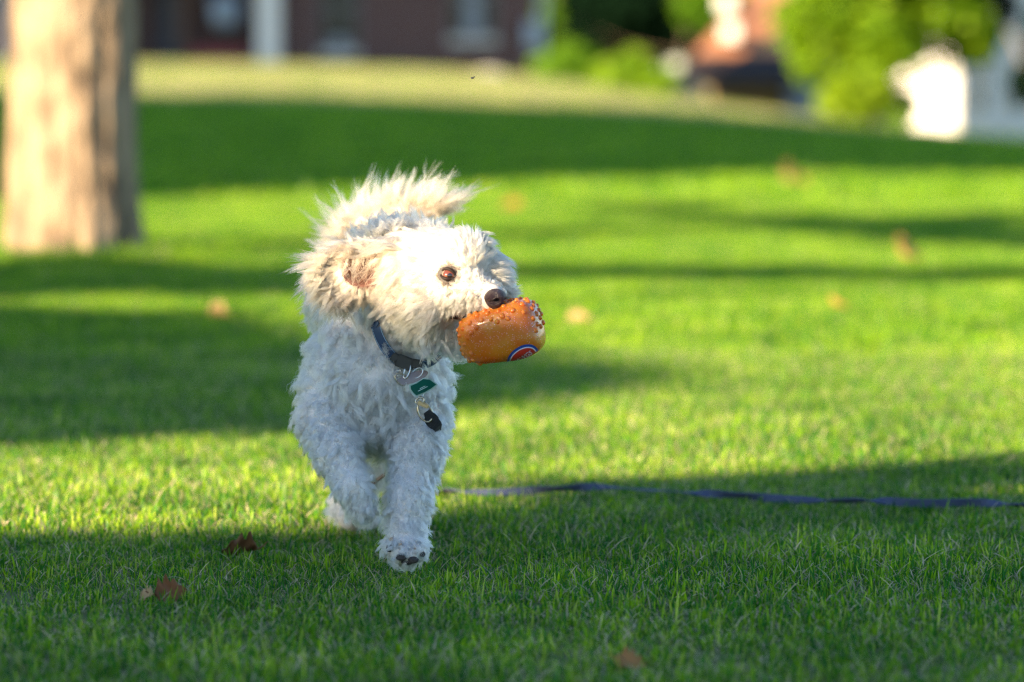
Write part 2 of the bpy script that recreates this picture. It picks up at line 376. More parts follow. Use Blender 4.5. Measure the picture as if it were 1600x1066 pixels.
r = np.random.default_rng(8); top = np.array([TB[0] + .08, TB[1], 4.1]); parts = []; ends = []
for k in range(7):
    a = k * .9 + r.uniform(0, .4); e_ = top + np.array([math.cos(a) * 2.6, math.sin(a) * 2.6, 1.5 + 2.5 * r.random()]); ends.append(e_)
    parts.append(tube_vf(spline([top - [0, 0, .3], top + (e_ - top) * .5 + [0, 0, .5], e_], 9), np.linspace(.12, .025, 9), 8))
V, F = merge(parts); mesh_obj('limbs', V, F, M_bark, t, True)
P = np.vstack([e_ + r.normal(0, .85, (700, 3)) for e_ in ends] + [top + [0, 0, 3.4] + r.normal(0, 1., (1500, 3))]); P = P[P[:, 2] > 3.2]
V, F = leaf_cards(P, .12, r); np_mesh('foliage', V, F, M_shadeleaf, t)

rr = np.random.default_rng(77); aa_ = rr.uniform(0, 2 * np.pi, 90); rd_ = rr.uniform(.20, .42, 90)
pp = np.column_stack([TB[0] + rd_ * np.cos(aa_), TB[1] + rd_ * np.sin(aa_)])
scatter('unmown_grass_round_the_trunk', mid_t, np.column_stack([pp, ground_z(pp[:, 0], pp[:, 1])]), rr.uniform(0, 6.28, 90), rr.uniform(1.2, 2.4, 90) * (.6 + .5 * np.sin(aa_ * 3) ** 2) * .9)

# ------------------------------------------------------------------ background: brick building
BD = 70.0
M_brick, nt, p = mat('red_brick'); n = nt.nodes; l = nt.links
g = n.new('ShaderNodeNewGeometry'); sx = n.new('ShaderNodeSeparateXYZ'); l.new(g.outputs['Position'], sx.inputs[0])
ad = n.new('ShaderNodeMath'); ad.operation = 'ADD'; l.new(sx.outputs[0], ad.inputs[0]); l.new(sx.outputs[1], ad.inputs[1])
cx = n.new('ShaderNodeCombineXYZ'); l.new(ad.outputs[0], cx.inputs[0]); l.new(sx.outputs[2], cx.inputs[1])
bt = n.new('ShaderNodeTexBrick'); bt.inputs['Scale'].default_value = 1; bt.inputs['Brick Width'].default_value = .215; bt.inputs['Row Height'].default_value = .075; bt.inputs['Mortar Size'].default_value = .01
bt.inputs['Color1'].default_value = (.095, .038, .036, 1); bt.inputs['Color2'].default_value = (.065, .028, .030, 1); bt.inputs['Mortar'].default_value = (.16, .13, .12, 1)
l.new(cx.outputs[0], bt.inputs['Vector']); l.new(bt.outputs['Color'], p.inputs['Base Color']); p.inputs['Roughness'].default_value = .9
bp = n.new('ShaderNodeBump'); bp.inputs['Strength'].default_value = .5; bp.invert = True; l.new(bt.outputs['Fac'], bp.inputs['Height']); l.new(bp.outputs[0], p.inputs['Normal'])
M_white = simple('white_paint', (.78, .77, .74), .55, noise=.05, scale=3)
M_whitewall = simple('white_siding', (.64, .63, .61), .6, noise=.04, scale=2)
M_stone = simple('pale_stone', (.5, .5, .48), .8, noise=.1, scale=8)
M_darkwood = simple('dark_wood', (.10, .05, .03), .6, noise=.3, scale=8)
M_bluedoor = simple('dark_blue_paint', (.02, .035, .06), .5, noise=.1)
M_framed = simple('weathered_frame_paint', (.16, .17, .19), .6)
M_glass = simple('window_glass', (.012, .02, .024), .12, spec=.3)
M_curtain = simple('pale_curtain', (.24, .28, .33), .9, noise=.08)
M_asph = simple('roof_shingles_dark', (.055, .045, .042), .95, spec=.08, noise=.3, scale=9, bump=.5)
M_terra = simple('roof_shingles_rust', (.32, .14, .07), .85, noise=.25, scale=9, bump=.5)
M_red = simple('dark_red_paint', (.20, .015, .03), .6, noise=.2)
M_grey = simple('blue_grey_fabric', (.33, .40, .48), .8, noise=.1)
def bx(name, px0, px1, z0, z1, y0, y1, m, parent, D=None, bev=.01):
    """box between two photo columns at depth y0"""
    x0 = (px0 - 800) / FPX * (D or y0); x1 = (px1 - 800) / FPX * (D or y0)
    return box(name, ((x0 + x1) / 2, (y0 + y1) / 2, (z0 + z1) / 2), (x1 - x0, y1 - y0, z1 - z0), m, parent, bev)
Zp = lambda py, D=BD: CAM_H + (107 - py) / FPX * D
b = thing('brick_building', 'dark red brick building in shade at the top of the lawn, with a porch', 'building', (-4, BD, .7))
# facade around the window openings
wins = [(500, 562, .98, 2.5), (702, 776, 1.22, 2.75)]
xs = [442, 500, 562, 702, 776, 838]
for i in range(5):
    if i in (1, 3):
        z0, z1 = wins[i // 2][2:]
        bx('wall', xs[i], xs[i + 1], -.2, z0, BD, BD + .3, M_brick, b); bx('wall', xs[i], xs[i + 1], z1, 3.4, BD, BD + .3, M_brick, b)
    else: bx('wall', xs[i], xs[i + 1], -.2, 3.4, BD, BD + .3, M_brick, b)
for (a0, a1, z0, z1) in wins:
    w = bx('window', a0 + 2, a1 - 2, z0 + .02, z1 - .02, BD + .16, BD + .2, M_glass, b, D=BD)
    for (c0, c1, e0, e1) in ((a0, a0 + 4, z0, z1), (a1 - 4, a1, z0, z1), (a0 + 4, a1 - 4, z0, z0 + .05), (a0 + 4, a1 - 4, z1 - .05, z1), (a0 + 4, a1 - 4, (z0 + z1) / 2 - .03, (z0 + z1) / 2 + .03)):
        bx('frame', c0, c1, e0, e1, BD + .08, BD + .155, M_framed, w, D=BD, bev=.005)
    bx('curtain', (a0 + a1) / 2 - 13, (a0 + a1) / 2 + 13, z0 + .06, z0 + (.25 if a0 < 600 else 1.1), BD + .125, BD + .15, M_curtain, w, D=BD)
    bx('sill', a0 - 2, a1 + 2, z0 - .14, z0 - .003, BD - .14, BD + .07, M_stone, b, D=BD)
bx('side_wall', 833, 838, -.2, 3.4, BD + .3, BD + 5, M_brick, b, D=BD)
bx('downpipe', 842, 852, .3, 3.35, BD + .05, BD + .15, M_grey, b, D=BD)
box('utility_meter', ((834 - 800) / FPX * BD, BD - .09, Zp(55)), (.32, .17, .5), M_grey, b, .03)
bx('porch_column', 405, 440, .55, 3.1, BD - .3, BD + .1, M_white, b, D=BD, bev=.03)
bx('porch_column', 15, 50, .55, 3.1, BD - .3, BD + .1, M_white, b, D=BD, bev=.03)
bx('porch_floor', -300, 441, .3, .78, BD - .2, BD + 3, M_stone, b, D=BD)
bx('porch_back_wall', -300, 441, .78, 3.4, BD + 3, BD + 3.2, M_brick, b, D=BD)
bx('porch_side_wall', 442, 446, .78, 3.1, BD + .31, BD + 2.99, M_brick, b, D=BD)
bx('porch_ceiling', -300, 441, 3.1, 3.3, BD - .4, BD + 2.99, M_darkwood, b, D=BD)
bx('front_door', 228, 268, .79, 3.0, BD + 2.9, BD + 2.99, M_bluedoor, b, D=BD)
bx('porch_post', 272, 288, .79, 3.09, BD + .6, BD + .8, M_darkwood, b, D=BD)
bx('fascia', -300, 441, 3.305, 3.4, BD - .1, BD + .2, M_brick, b, D=BD)
# roof
x0, x1 = (-300 - 800) / FPX * BD, (870 - 800) / FPX * BD
mesh_obj('roof', [(x0, BD - .5, 3.41), (x1, BD - .5, 3.41), (x1, BD + 5.4, 3.41), (x0, BD + 5.4, 3.41), (x0, BD + 2.5, 4.2), (x1, BD + 2.5, 4.2)], [(0, 1, 5, 4), (2, 3, 4, 5), (0, 4, 3), (1, 2, 5), (0, 3, 2, 1)], M_asph, b)
# hanging basket and planter on the porch
def blob(c, r_, n_, seed, sq=(1, 1, 1), k=.16):
    bm = bmesh.new(); bmesh.ops.create_icosphere(bm, subdivisions=3, radius=1)
    rr = np.random.default_rng(seed); ph = rr.uniform(0, 6, 6)
    for v in bm.verts:
        d = v.co.copy(); f = 1 + k * math.sin(d.x * 3 + ph[0]) * math.sin(d.y * 4 + ph[1]) + k * .6 * math.sin(d.z * 6 + ph[2])
        v.co = Vector((d.x * sq[0], d.y * sq[1], d.z * sq[2])) * f * r_ + Vector(tuple(map(float, c)))
    V = np.array([v.co[:] for v in bm.verts]); F = [tuple(v.index for v in f.verts) for f in bm.faces]; bm.free(); return V, F
hb = W(352, 16, BD + .5)
t = thing('folded_patio_umbrella', 'blue grey folded fabric hanging in the dark porch', 'umbrella', hb)
V, F = blob(hb, .26, 3, 4, (1, .8, 1.2)); mesh_obj('canopy', V, F, M_grey, t, True)
V, F = tube_vf([hb + [0, 0, .2], hb + [0, 0, 2.0]], .02, 8); mesh_obj('pole', V, F, M_darkwood, t)
t = thing('planter_box', 'low dark red planter on the porch edge', 'planter', W(340, 92, BD))
bx('trough', 298, 388, .785, 1.0, BD - .1, BD + .25, M_red, t, D=BD); bx('rim', 296, 390, 1.003, 1.04, BD - .12, BD + .27, M_darkwood, t, D=BD)
c_ = W(765, 113, BD - 1)
V, F = blob((c_[0], c_[1], .54), .22, 3, 9, (1.1, .7, .45)); tag(mesh_obj('boulder', V, F, M_stone, None, True), 'pale boulder lying at the foot of the brick building', 'rock')

# trees that keep the brick building in shade: leaves along the sun's path to the facade
def facade_tree(label, x0, x1, y, z0, z1, h0, h1, n_, size, seed, m=None):
    r = np.random.default_rng(seed); q = np.column_stack([r.uniform(x0, x1, n_), np.full(n_, y), r.uniform(z0, z1, n_)])
    h = r.uniform(h0, h1, n_) - q[:, 2] * .3; P = q + (S / S[2])[None] * h[:, None]
    c = P.mean(0); t = thing('shade_tree', label, 'tree', (c[0], c[1], 0), 'trees left of the picture that shade the buildings')
    V, F = leaf_cards(P, size, r); np_mesh('foliage', V, F, M_shadeleaf, t)
    V, F = limb_mesh(np.array([c[0], c[1], -.2]), P[r.integers(0, n_, 9)], .35, r); mesh_obj('trunk', V, F, M_bark_plain, t, True)
facade_tree('tall tree at the far left shading the porch', -13, -5.2, BD, .6, 3.5, 5.5, 9, 9000, .26, 41)
facade_tree('tall tree at the far left shading the windows', -5.4, 1.0, BD, .6, 3.5, 6.5, 10, 9000, .26, 42)

# ------------------------------------------------------------------ background trees, shrubs and houses at the right
def crown_tree(name, label, lobes, base, r0, m, size, per, seed, cat='tree', group=None, bark=None):
    """lobes: (centre, radii); leaves fill the outer part of each lobe"""
    r = np.random.default_rng(seed); P = []
    for c, rad in lobes:
        k = int(per * (rad[0] * rad[2]) ** .8); d = r.normal(size=(k, 3)); d /= np.linalg.norm(d, axis=1)[:, None]
        sub = r.normal(size=(14, 3)); sub /= np.linalg.norm(sub, axis=1)[:, None]
        clump = (d @ sub.T).max(1)
        rr_ = r.uniform(.35, 1., k) ** .5 * (.70 + .42 * smooth((clump - .6) / .4))
        P.append(np.array(c) + d * np.array(rad) * rr_[:, None])
    P = np.vstack(P); P = P[P[:, 2] > ground_z(P[:, 0], P[:, 1]) - .02]
    t = thing(name, label, cat, (base[0], base[1], float(ground_z(base[0], base[1]))), group)
    V, F = leaf_cards(P, size, r); np_mesh('crown', V, F, m, t)
    if r0:
        V, F = limb_mesh(np.array([base[0], base[1], float(ground_z(base[0], base[1])) - .1]), np.array([np.array(c) for c, _ in lobes]), r0, r)
        mesh_obj('trunk', V, F, bark or M_bark_plain, t, True)
    return t
M_lf_dark = leaf_mat('evergreen_needles_shade_dark', (.002, .009, .004), (.004, .017, .006), .05, .9); M_lf_dark.node_tree.nodes['Principled BSDF'].inputs['Specular IOR Level'].default_value = .05  # near black albedo stands in for the shade on the evergreen
M_lf_mid = leaf_mat('shrub_leaves', (.07, .19, .008), (.17, .33, .010), .45)
M_lf_lite = leaf_mat('bright_maple_leaves', (.09, .22, .006), (.28, .44, .008), .5)
M_lf_yel = leaf_mat('yellow_green_leaves', (.16, .30, .01), (.30, .42, .012), .5)
def L(px, py, D, rx, rz, ry=None):
    c = W(px, py, D); return (c, (rx / FPX * D, (ry if ry else rx) / FPX * D, rz / FPX * D))
crown_tree('shrub', 'bright green bush beside the corner of the brick building', [L(885, 108, 68, 48, 42), L(915, 120, 68, 35, 30)], (1.1, 68), 0, M_lf_mid, .12, 2600, 51, 'shrub')
crown_tree('shrub', 'rounded yellow green bush below the dark evergreen', [L(985, 112, 64, 42, 34), L(1030, 130, 63, 30, 22), L(945, 122, 65, 25, 25)], (2.1, 64), 0, M_lf_lite, .12, 2600, 52, 'shrub')
crown_tree('evergreen_tree', 'evergreen tree with drooping boughs coloured near black for shade, right of the brick building', [L(965, 10, 92, 125, 62, 90), L(1050, 45, 92, 55, 38), L(890, 40, 92.5, 50, 30), L(960, -110, 92.5, 105, 110), L(960, -270, 92.5, 70, 110)], (2.6, 93.5), .25, M_lf_dark, .2, 2600, 53)
crown_tree('leafy_tree', 'sunlit leafy tree between the evergreen and the rust roofed house', [L(1095, 0, 88, 40, 42), L(850, 6, 88, 28, 36), L(1110, -90, 88, 80, 60)], (4.4, 89), .05, M_lf_mid, .2, 1800, 54)
crown_tree('maple_tree', 'big bright green maple spreading in front of the white house', [L(1290, 30, 50, 75, 60), L(1370, 70, 50, 70, 55), L(1460, 30, 51, 85, 60), L(1260, 95, 50, 35, 35), L(1400, -60, 51, 140, 80), L(1520, 60, 51, 45, 40), L(1340, -180, 51, 150, 110), L(1350, 110, 51, 35, 30)], (4.9, 52.5), .14, M_lf_lite, .11, 2700, 55)
crown_tree('shrub', 'glowing yellow green bush at the foot of the maple', [L(1345, 148, 49, 52, 45), L(1310, 160, 49.5, 30, 30)], (4.5, 49.3), 0, M_lf_yel, .10, 3600, 56, 'shrub')
crown_tree('shrub', 'darker green bush between the maple and the white wall', [L(1405, 168, 52, 32, 28)], (5.2, 52), 0, M_lf_mid, .10, 2600, 57, 'shrub')
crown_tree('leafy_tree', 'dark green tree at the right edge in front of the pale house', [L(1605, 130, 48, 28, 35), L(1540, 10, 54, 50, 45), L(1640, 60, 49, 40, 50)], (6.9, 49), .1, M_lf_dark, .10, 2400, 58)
for k, (x_, y_, s_) in enumerate(((-24, 96, 7), (-38, 104, 9), (-54, 98, 8), (24, 100, 7))):
    crown_tree('distant_tree', ['round crowned tree left behind the brick building', 'broad tree beyond the round crowned one', 'tree at the far left end of the distant row', 'large tree behind the white house at the far right'][k], [((x_, y_, s_ * .9), (s_, s_ * .8, s_ * .75)), ((x_ + s_ * .6, y_ + 1, s_ * .55), (s_ * .6, s_ * .6, s_ * .5))], (x_, y_), .35, M_lf_mid, .55, 230, 90 + k)
crown_tree('distant_tree', 'tall green tree far behind the rust roofed house', [L(1000, -20, 130, 220, 130), L(1250, -60, 130, 200, 150), L(1550, -120, 135, 180, 120), L(900, 60, 128, 140, 70), L(1310, 90, 126, 160, 60)], (8, 131), .3, M_lf_mid, .5, 240, 59)

def house(name, label, corner, wl_, wr_, al, H, roof_h, wall_m, roof_m, z0, over=.35):
    """a gabled house: corner nearest the camera, left face along direction al+90.., right face along al"""
    t = thing(name, label, 'house', (corner[0], corner[1], z0))
    e1 = np.array([math.cos(al), math.sin(al), 0]); e2 = np.array([-math.sin(al), math.cos(al), 0])
    def P(u, v, z): return np.array([corner[0], corner[1], z0]) + e1 * u + e2 * v + np.array([0, 0, z])
    # walls u:0..wr_, v:0..wl_
    V = [P(0, 0, -.3), P(wr_, 0, -.3), P(wr_, wl_, -.3), P(0, wl_, -.3), P(0, 0, H), P(wr_, 0, H), P(wr_, wl_, H), P(0, wl_, H), P(0, wl_ / 2, H + roof_h), P(wr_, wl_ / 2, H + roof_h)]
    mesh_obj('wall', V, [(0, 1, 5, 4), (1, 2, 6, 9, 5), (2, 3, 7, 6), (3, 0, 4, 8, 7)], wall_m, t)
    s = roof_h / (wl_ / 2); o_ = over
    for sg in (0, 1):
        va, vb = (-o_, wl_ / 2) if sg == 0 else (wl_ + o_, wl_ / 2); za = H - s * o_ + .02
        V = [P(-o_, va, za), P(wr_ + o_, va, za), P(wr_ + o_, vb, H + roof_h + .02), P(-o_, vb, H + roof_h + .02)]
        V += [v + [0, 0, .14] for v in V]
        mesh_obj('roof', V, [(0, 1, 2, 3), (4, 5, 6, 7), (0, 1, 5, 4), (1, 2, 6, 5), (2, 3, 7, 6), (3, 0, 4, 7)], roof_m, t)
    return t, P, e1, e2
def house_window(t, P, face, a, z, w, h):
    if face == 'r': q = lambda u, d, zz: P(a + u, -d, zz)
    else: q = lambda u, d, zz: P(-d, a + u, zz)
    def bxx(nm, u0, u1, z0, z1, d0, d1, m, par):
        V = [q(u, d, zz) for zz in (z0, z1) for (u, d) in ((u0, d0), (u1, d0), (u1, d1), (u0, d1))]
        return mesh_obj(nm, V, [(0, 1, 2, 3), (4, 5, 6, 7), (0, 1, 5, 4), (1, 2, 6, 5), (2, 3, 7, 6), (3, 0, 4, 7)], m, par)
    g_ = bxx('window', 0, w, z, z + h, .005, .02, M_glass, t)
    for a_ in ((-.08, 0, z - .08, z + h + .08), (w, w + .08, z - .08, z + h + .08), (0, w, z + h, z + h + .08), (0, w, z - .08, z), (0, w, z + h / 2 - .02, z + h / 2 + .02)):
        bxx('frame', *a_, .004, .06, M_white, g_)
D3 = 58.; cr_ = W(1498, 210, D3)
t, P, e1, e2 = house('white_house', 'pale white sided house with a shaded wall at the right edge', (cr_[0], D3), 1.1, 7, R(62), 6.6, 1.6, M_whitewall, M_asph, cr_[2])
for a_ in (.55, 2.0, 3.4): house_window(t, P, 'r', a_, .35, .5, .75)
# lit gable wing
cw = W(1412, 200, D3 + .4)
w_ = thing('garden_wall', 'bright sunlit white end wall left of the pale house', 'wall', (cw[0], D3, cw[2]))
A = (1422 - 800) / FPX * D3; B_ = (1492 - 800) / FPX * D3; Cx = (1446 - 800) / FPX * D3
V = [(A, D3 + .35, Zp(148, D3)), (Cx, D3 + .3, Zp(150, D3)), (Cx, D3 + .3, -1.0), (B_, D3 - .02, -1.0), (B_, D3 - .02, Zp(108, D3)), (A, D3 + .35, Zp(106, D3))]
V2 = [(x, y + .25, z) for x, y, z in V]
mesh_obj('panel', V + V2, [(0, 1, 2, 3, 4, 5), (11, 10, 9, 8, 7, 6)] + [(i, i + 6, (i + 1) % 6 + 6, (i + 1) % 6) for i in range(6)], M_whitewall, w_)
V = [(A - .1, D3 + .2, Zp(105, D3)), (B_ + .05, D3 - .2, Zp(107, D3)), (B_ + .05, D3 + .5, Zp(107, D3)), (A - .1, D3 + .7, Zp(105, D3))]; V += [(x, y, z + .1) for x, y, z in V]
mesh_obj('coping', V, [(0, 1, 2, 3), (4, 5, 6, 7), (0, 1, 5, 4), (1, 2, 6, 5), (2, 3, 7, 6), (3, 0, 4, 7)], M_stone, w_)
# rust roofed house with a lower slope coloured dark for its shade
M_bloss = simple('cream_blossom', (.34, .30, .22), .9, noise=.5, scale=25)
D4 = 80.
h_ = thing('rust_roofed_house', 'low house with a steep rust roof and a lower slope darkened for shade behind the shrubs', 'house', W(1170, 150, D4))
def quad(nm, pts, m, par, th=.12):
    V = [W(a, b_, D4 + d) for a, b_, d in pts]; V += [v + [0, .3 * th, th] for v in V]; k = len(pts)
    return mesh_obj(nm, V, [tuple(range(k)), tuple(range(2 * k - 1, k - 1, -1))] + [(i, i + k, (i + 1) % k + k, (i + 1) % k) for i in range(k)], m, par)
quad('roof', [(1055, 125, 0), (1120, 140, 0), (1205, 62, 1.5), (1275, -40, 4), (1225, -60, 5), (1180, 15, 4)], M_terra, h_)
quad('lower_slope_shade_dark', [(1105, 130, -.6), (1285, 130, -.6), (1250, 70, 1.2), (1180, 78, 1.2)], M_asph, h_)  # dark shingles put the shade of this slope into its colour
M_tan = simple('ochre_wall', (.34, .22, .08), .8, noise=.2)
M_bluew = simple('pale_wall_shade_blue', (.34, .38, .46), .8, noise=.1)  # pale wall; its grey blue shading is mixed into the base colour
x0 = (1120 - 800) / FPX * D4; x1 = (1232 - 800) / FPX * D4; x2 = (1285 - 800) / FPX * D4
zg = float(ground_z(5, D4)) - .3
box('wall', ((x0 + x1) / 2, D4 + 2.5, (zg + Zp(125, D4)) / 2), (x1 - x0, 3, Zp(125, D4) - zg), M_tan, h_)
box('side_wall', ((x1 + x2) / 2, D4 + 2.3, (zg + Zp(100, D4)) / 2), (x2 - x1 - .01, 3, Zp(100, D4) - zg), M_bluew, h_)
for k, (a, b_, s_, m_) in enumerate(((1142, 50, .30, M_white), (1135, 5, .32, M_white))):
    c_ = W(a, b_, D4 + 1.0 + k); box('dormer', c_, (s_ * 1.1, .6, s_ * 1.1), m_, h_, .04)
for k, (a, b_) in enumerate(((1048, 118), (1075, 138))):
    c_ = W(a, b_, 74); V, F = blob(c_, .19, 3, 60 + k, (1, .8, .9)); 
    tag(mesh_obj('blossom_bush', V, F, M_bloss, None, True), ['small pale cream bush at the edge of the lawn, left one', 'small pale cream bush at the edge of the lawn, nearer the dark roof'][k], 'bush')
# ================================================================== THE DOG
def Q(px, py, Y): return W(px, py, Y)
# each bone: (p1, r1, p2, r2, region)
BONES = []
def bone(a, b, reg): BONES.append((Q(*a[:3]), a[3], Q(*b[:3]), b[3], reg))
BODY, CHEST, LEG, NECK, HEAD, MUZ, BROW, JAW, EAR, TAIL, HIND, PAW = range(12)
bone((586, 592, 5.13, .082), (572, 575, 5.47, .074), BODY)
bone((596, 598, 5.08, .064), (588, 640, 5.08, .054), CHEST)
bone((526, 600, 5.11, .040), (513, 650, 5.08, .031), BODY)
bone((652, 600, 5.11, .038), (652, 655, 5.09, .034), BODY)
bone((588, 548, 5.13, .066), (640, 465, 5.05, .048), NECK)
bone((560, 470, 5.22, .060), (575, 480, 5.40, .066), BODY)
bone((664, 430, 4.995, .052), (640, 425, 5.03, .050), HEAD)
bone((715, 408, 4.965, .036), (700, 405, 5.0, .036), HEAD)
bone((672, 470, 4.975, .040), (662, 497, 4.995, .036), HEAD)
bone((712, 443, 4.953, .030), (765, 462, 4.932, .0185), MUZ)
bone((715, 470, 4.948, .020), (768, 478, 4.934, .0115), MUZ)
bone((733, 407, 4.975, .031), (760, 424, 4.975, .021), BROW); bone((760, 425, 4.985, .022), (778, 450, 4.968, .013), BROW)
bone((680, 505, 4.99, .030), (722, 527, 4.985, .015), JAW)
# front legs
bone((505, 655, 5.075, .032), (527, 708, 5.02, .0235), LEG); bone((527, 708, 5.02, .0235), (552, 764, 4.965, .0165), LEG)
bone((552, 764, 4.965, .0165), (564, 796, 4.965, .0150), PAW)
bone((652, 655, 5.08, .038), (650, 705, 5.04, .029), LEG); bone((650, 705, 5.04, .029), (638, 785, 4.99, .0225), LEG)
bone((638, 785, 4.99, .0225), (632, 838, 4.965, .0195), LEG); bone((632, 838, 4.965, .0195), (634, 860, 4.945, .020), PAW)
for (a, b_, d) in ((613, 860, 4.932), (626, 868, 4.922), (643, 869, 4.922), (655, 861, 4.932)): bone((a, b_ - 6, d + .012, .0085), (a, b_, d, .0085), PAW)
# hind legs
bone((540, 620, 5.45, .060), (590, 670, 5.40, .036), HIND); bone((590, 670, 5.40, .036), (588, 730, 5.42, .020), HIND)
bone((588, 730, 5.42, .020), (540, 785, 5.46, .016), HIND); bone((540, 785, 5.46, .016), (550, 806, 5.42, .017), HIND); bone((550, 806, 5.42, .017), (578, 811, 5.38, .015), HIND)
bone((620, 620, 5.47, .058), (628, 690, 5.44, .034), HIND); bone((628, 690, 5.44, .034), (642, 750, 5.54, .018), HIND); bone((642, 750, 5.54, .018), (640, 802, 5.50, .017), HIND)
# tail core
TAILP = spline([Q(590, 455, 5.46), Q(545, 408, 5.50), Q(548, 365, 5.50), Q(590, 340, 5.48), Q(640, 330, 5.46), Q(690, 334, 5.45)], 14)
for i in range(13): BONES.append((TAILP[i], .018 - .0011 * i, TAILP[i + 1], .018 - .0011 * (i + 1), TAIL))
EARC = Q(562, 425, 5.005); EARA = np.array([.044, .017, .035])
CAVC = Q(568, 419, 4.985); CAVA = np.array([.0255, .022, .0235])

def d_bone(P, a, r1, b, r2):
    ab = b - a; t = np.clip(((P - a) @ ab) / (ab @ ab + 1e-12), 0, 1)
    return np.linalg.norm(P - (a + t[..., None] * ab), axis=-1) - (r1 + (r2 - r1) * t)
def d_ell(P, c, A):
    q = (P - c) / A; k0 = np.linalg.norm(q, axis=-1); k1 = np.linalg.norm(q / A, axis=-1) + 1e-9
    return k0 * (k0 - 1) / k1
def smin(a, b, k):
    h = np.clip(.5 + .5 * (b - a) / k, 0, 1); return b * (1 - h) + a * h - k * h * (1 - h)
KREG = {BODY: .030, CHEST: .03, LEG: .016, NECK: .03, HEAD: .022, MUZ: .012, BROW: .014, JAW: .014, EAR: .014, TAIL: .01, HIND: .018, PAW: .006}
def sdf(P, want_reg=False):
    d = np.full(P.shape[:-1], 9.); reg = np.zeros(P.shape[:-1], int); best = np.full(P.shape[:-1], 9.)
    for a, r1, b, r2, rg in BONES:
        e = d_bone(P, a, r1, b, r2); d = smin(d, e, KREG[rg])
        if want_reg: m_ = e < best; best = np.where(m_, e, best); reg = np.where(m_, rg, reg)
    e = d_ell(P, EARC, EARA); d = smin(d, e, .014)
    if want_reg: m_ = e < best + .004; reg = np.where(m_, EAR, reg)
    c = d_ell(P, CAVC, CAVA); d = np.maximum(d, -c)
    return (d, reg) if want_reg else d
def sdf_n(P):
    e = .0015; g_ = np.stack([sdf(P + np.eye(3)[i] * e) - sdf(P - np.eye(3)[i] * e) for i in range(3)], -1)
    return g_ / (np.linalg.norm(g_, axis=-1, keepdims=True) + 1e-9)
def surface_nets(lo, hi, h):
    ax = [np.arange(lo[i], hi[i], h) for i in range(3)]; n_ = [len(a) for a in ax]
    D_ = np.empty(n_, np.float32)
    for i, x in enumerate(ax[0]):
        Yg, Zg = np.meshgrid(ax[1], ax[2], indexing='ij'); D_[i] = sdf(np.stack([np.full_like(Yg, x), Yg, Zg], -1))
    s = D_ < 0
    acc = np.zeros([k - 1 for k in n_] + [3], np.float32); cnt = np.zeros([k - 1 for k in n_], np.float32)
    cs = [(i, j, k) for i in (0, 1) for j in (0, 1) for k in (0, 1)]
    def sl(c): return tuple(slice(c[i], n_[i] - 1 + c[i]) for i in range(3))
    for c in cs:
        for a in range(3):
            if c[a] == 0:
                c2 = list(c); c2[a] = 1; c2 = tuple(c2)
                d0, d1 = D_[sl(c)], D_[sl(c2)]; cross = (d0 < 0) != (d1 < 0)
                t = np.where(cross, d0 / (d0 - d1 + 1e-12), 0)
                v = np.zeros(acc.shape, np.float32); v[...] = c; v[..., a] = t
                acc += np.where(cross[..., None], v, 0); cnt += cross
    act = cnt > 0; idx = -np.ones(act.shape, int); idx[act] = np.arange(act.sum())
    ijk = np.argwhere(act); V = (ijk + acc[act] / cnt[act][:, None]) * h + np.array(lo)
    F = []
    for a in range(3):
        b_, c_ = (a + 1) % 3, (a + 2) % 3
        s0 = [slice(None)] * 3; s1 = [slice(None)] * 3; s0[a] = slice(0, -1); s1[a] = slice(1, None)
        ed = s[tuple(s0)] != s[tuple(s1)]; e_ = np.argwhere(ed); sg = s[tuple(s0)][ed]
        ok = (e_[:, b_] > 0) & (e_[:, c_] > 0) & (e_[:, b_] < n_[b_] - 1) & (e_[:, c_] < n_[c_] - 1); e_, sg = e_[ok], sg[ok]
        def g_(db, dc): q = e_.copy(); q[:, b_] -= db; q[:, c_] -= dc; return idx[q[:, 0], q[:, 1], q[:, 2]]
        q = np.stack([g_(1, 1), g_(0, 1), g_(0, 0), g_(1, 0)], -1); q[~sg] = q[~sg][:, ::-1]; F.append(q)
    F = np.vstack(F); return V, F[(F >= 0).all(1)]
V, F = surface_nets((-.34, 4.87, -.012), (.02, 5.64, .53), .0042)
for _ in range(2): V = V - sdf_n(V) * sdf(V)[:, None] * .9
def on_surf(px, py, Y0=4.6, off=0.):
    """where the line of sight through a photo pixel meets the dog's skin"""
    y = Y0
    for _ in range(200):
        p_ = W(px, py, y); d = float(sdf(p_[None])[0])
        if d < .0004: break
        y += max(d * .9, .0003)
        if y > 5.8: break
    return W(px, py, y - off)

# skin
M_skin, nt, p = mat('dog_skin'); n = nt.nodes; l = nt.links
at = n.new('ShaderNodeAttribute'); at.attribute_name = 'skin'; l.new(at.outputs['Color'], p.inputs['Base Color']); p.inputs['Roughness'].default_value = .6
DOGC = W(580, 600, 5.15); DOGC[2] = 0
dog = thing('dog', 'running white curly haired dog with flying ears holding an orange toy in its mouth', 'dog', DOGC)
body = np_mesh('body', V, F, M_skin, dog, True)
EYE_S = on_surf(699, 429); EYE_N = sdf_n(EYE_S[None])[0]
NOSE_C = W(774, 466, 4.913)
LIP = spline([on_surf(705, 492), on_surf(718, 494), on_surf(733, 491), on_surf(748, 488)], 10)
col = np.ones((len(V), 4)); col[:, :3] = (.62, .56, .52)
inc = d_ell(V, CAVC, CAVA) < .0065; col[inc, :3] = (.15, .062, .042)  # brown inner ear, darkened to include the shade inside the opening
de = np.linalg.norm(V - EYE_S, axis=1); m_ = de < .0165; col[m_, :3] = (.018, .009, .007)
dl = np.linalg.norm(V[:, None] - LIP[None], axis=2).min(1); col[dl < .008, :3] = (.03, .02, .022)
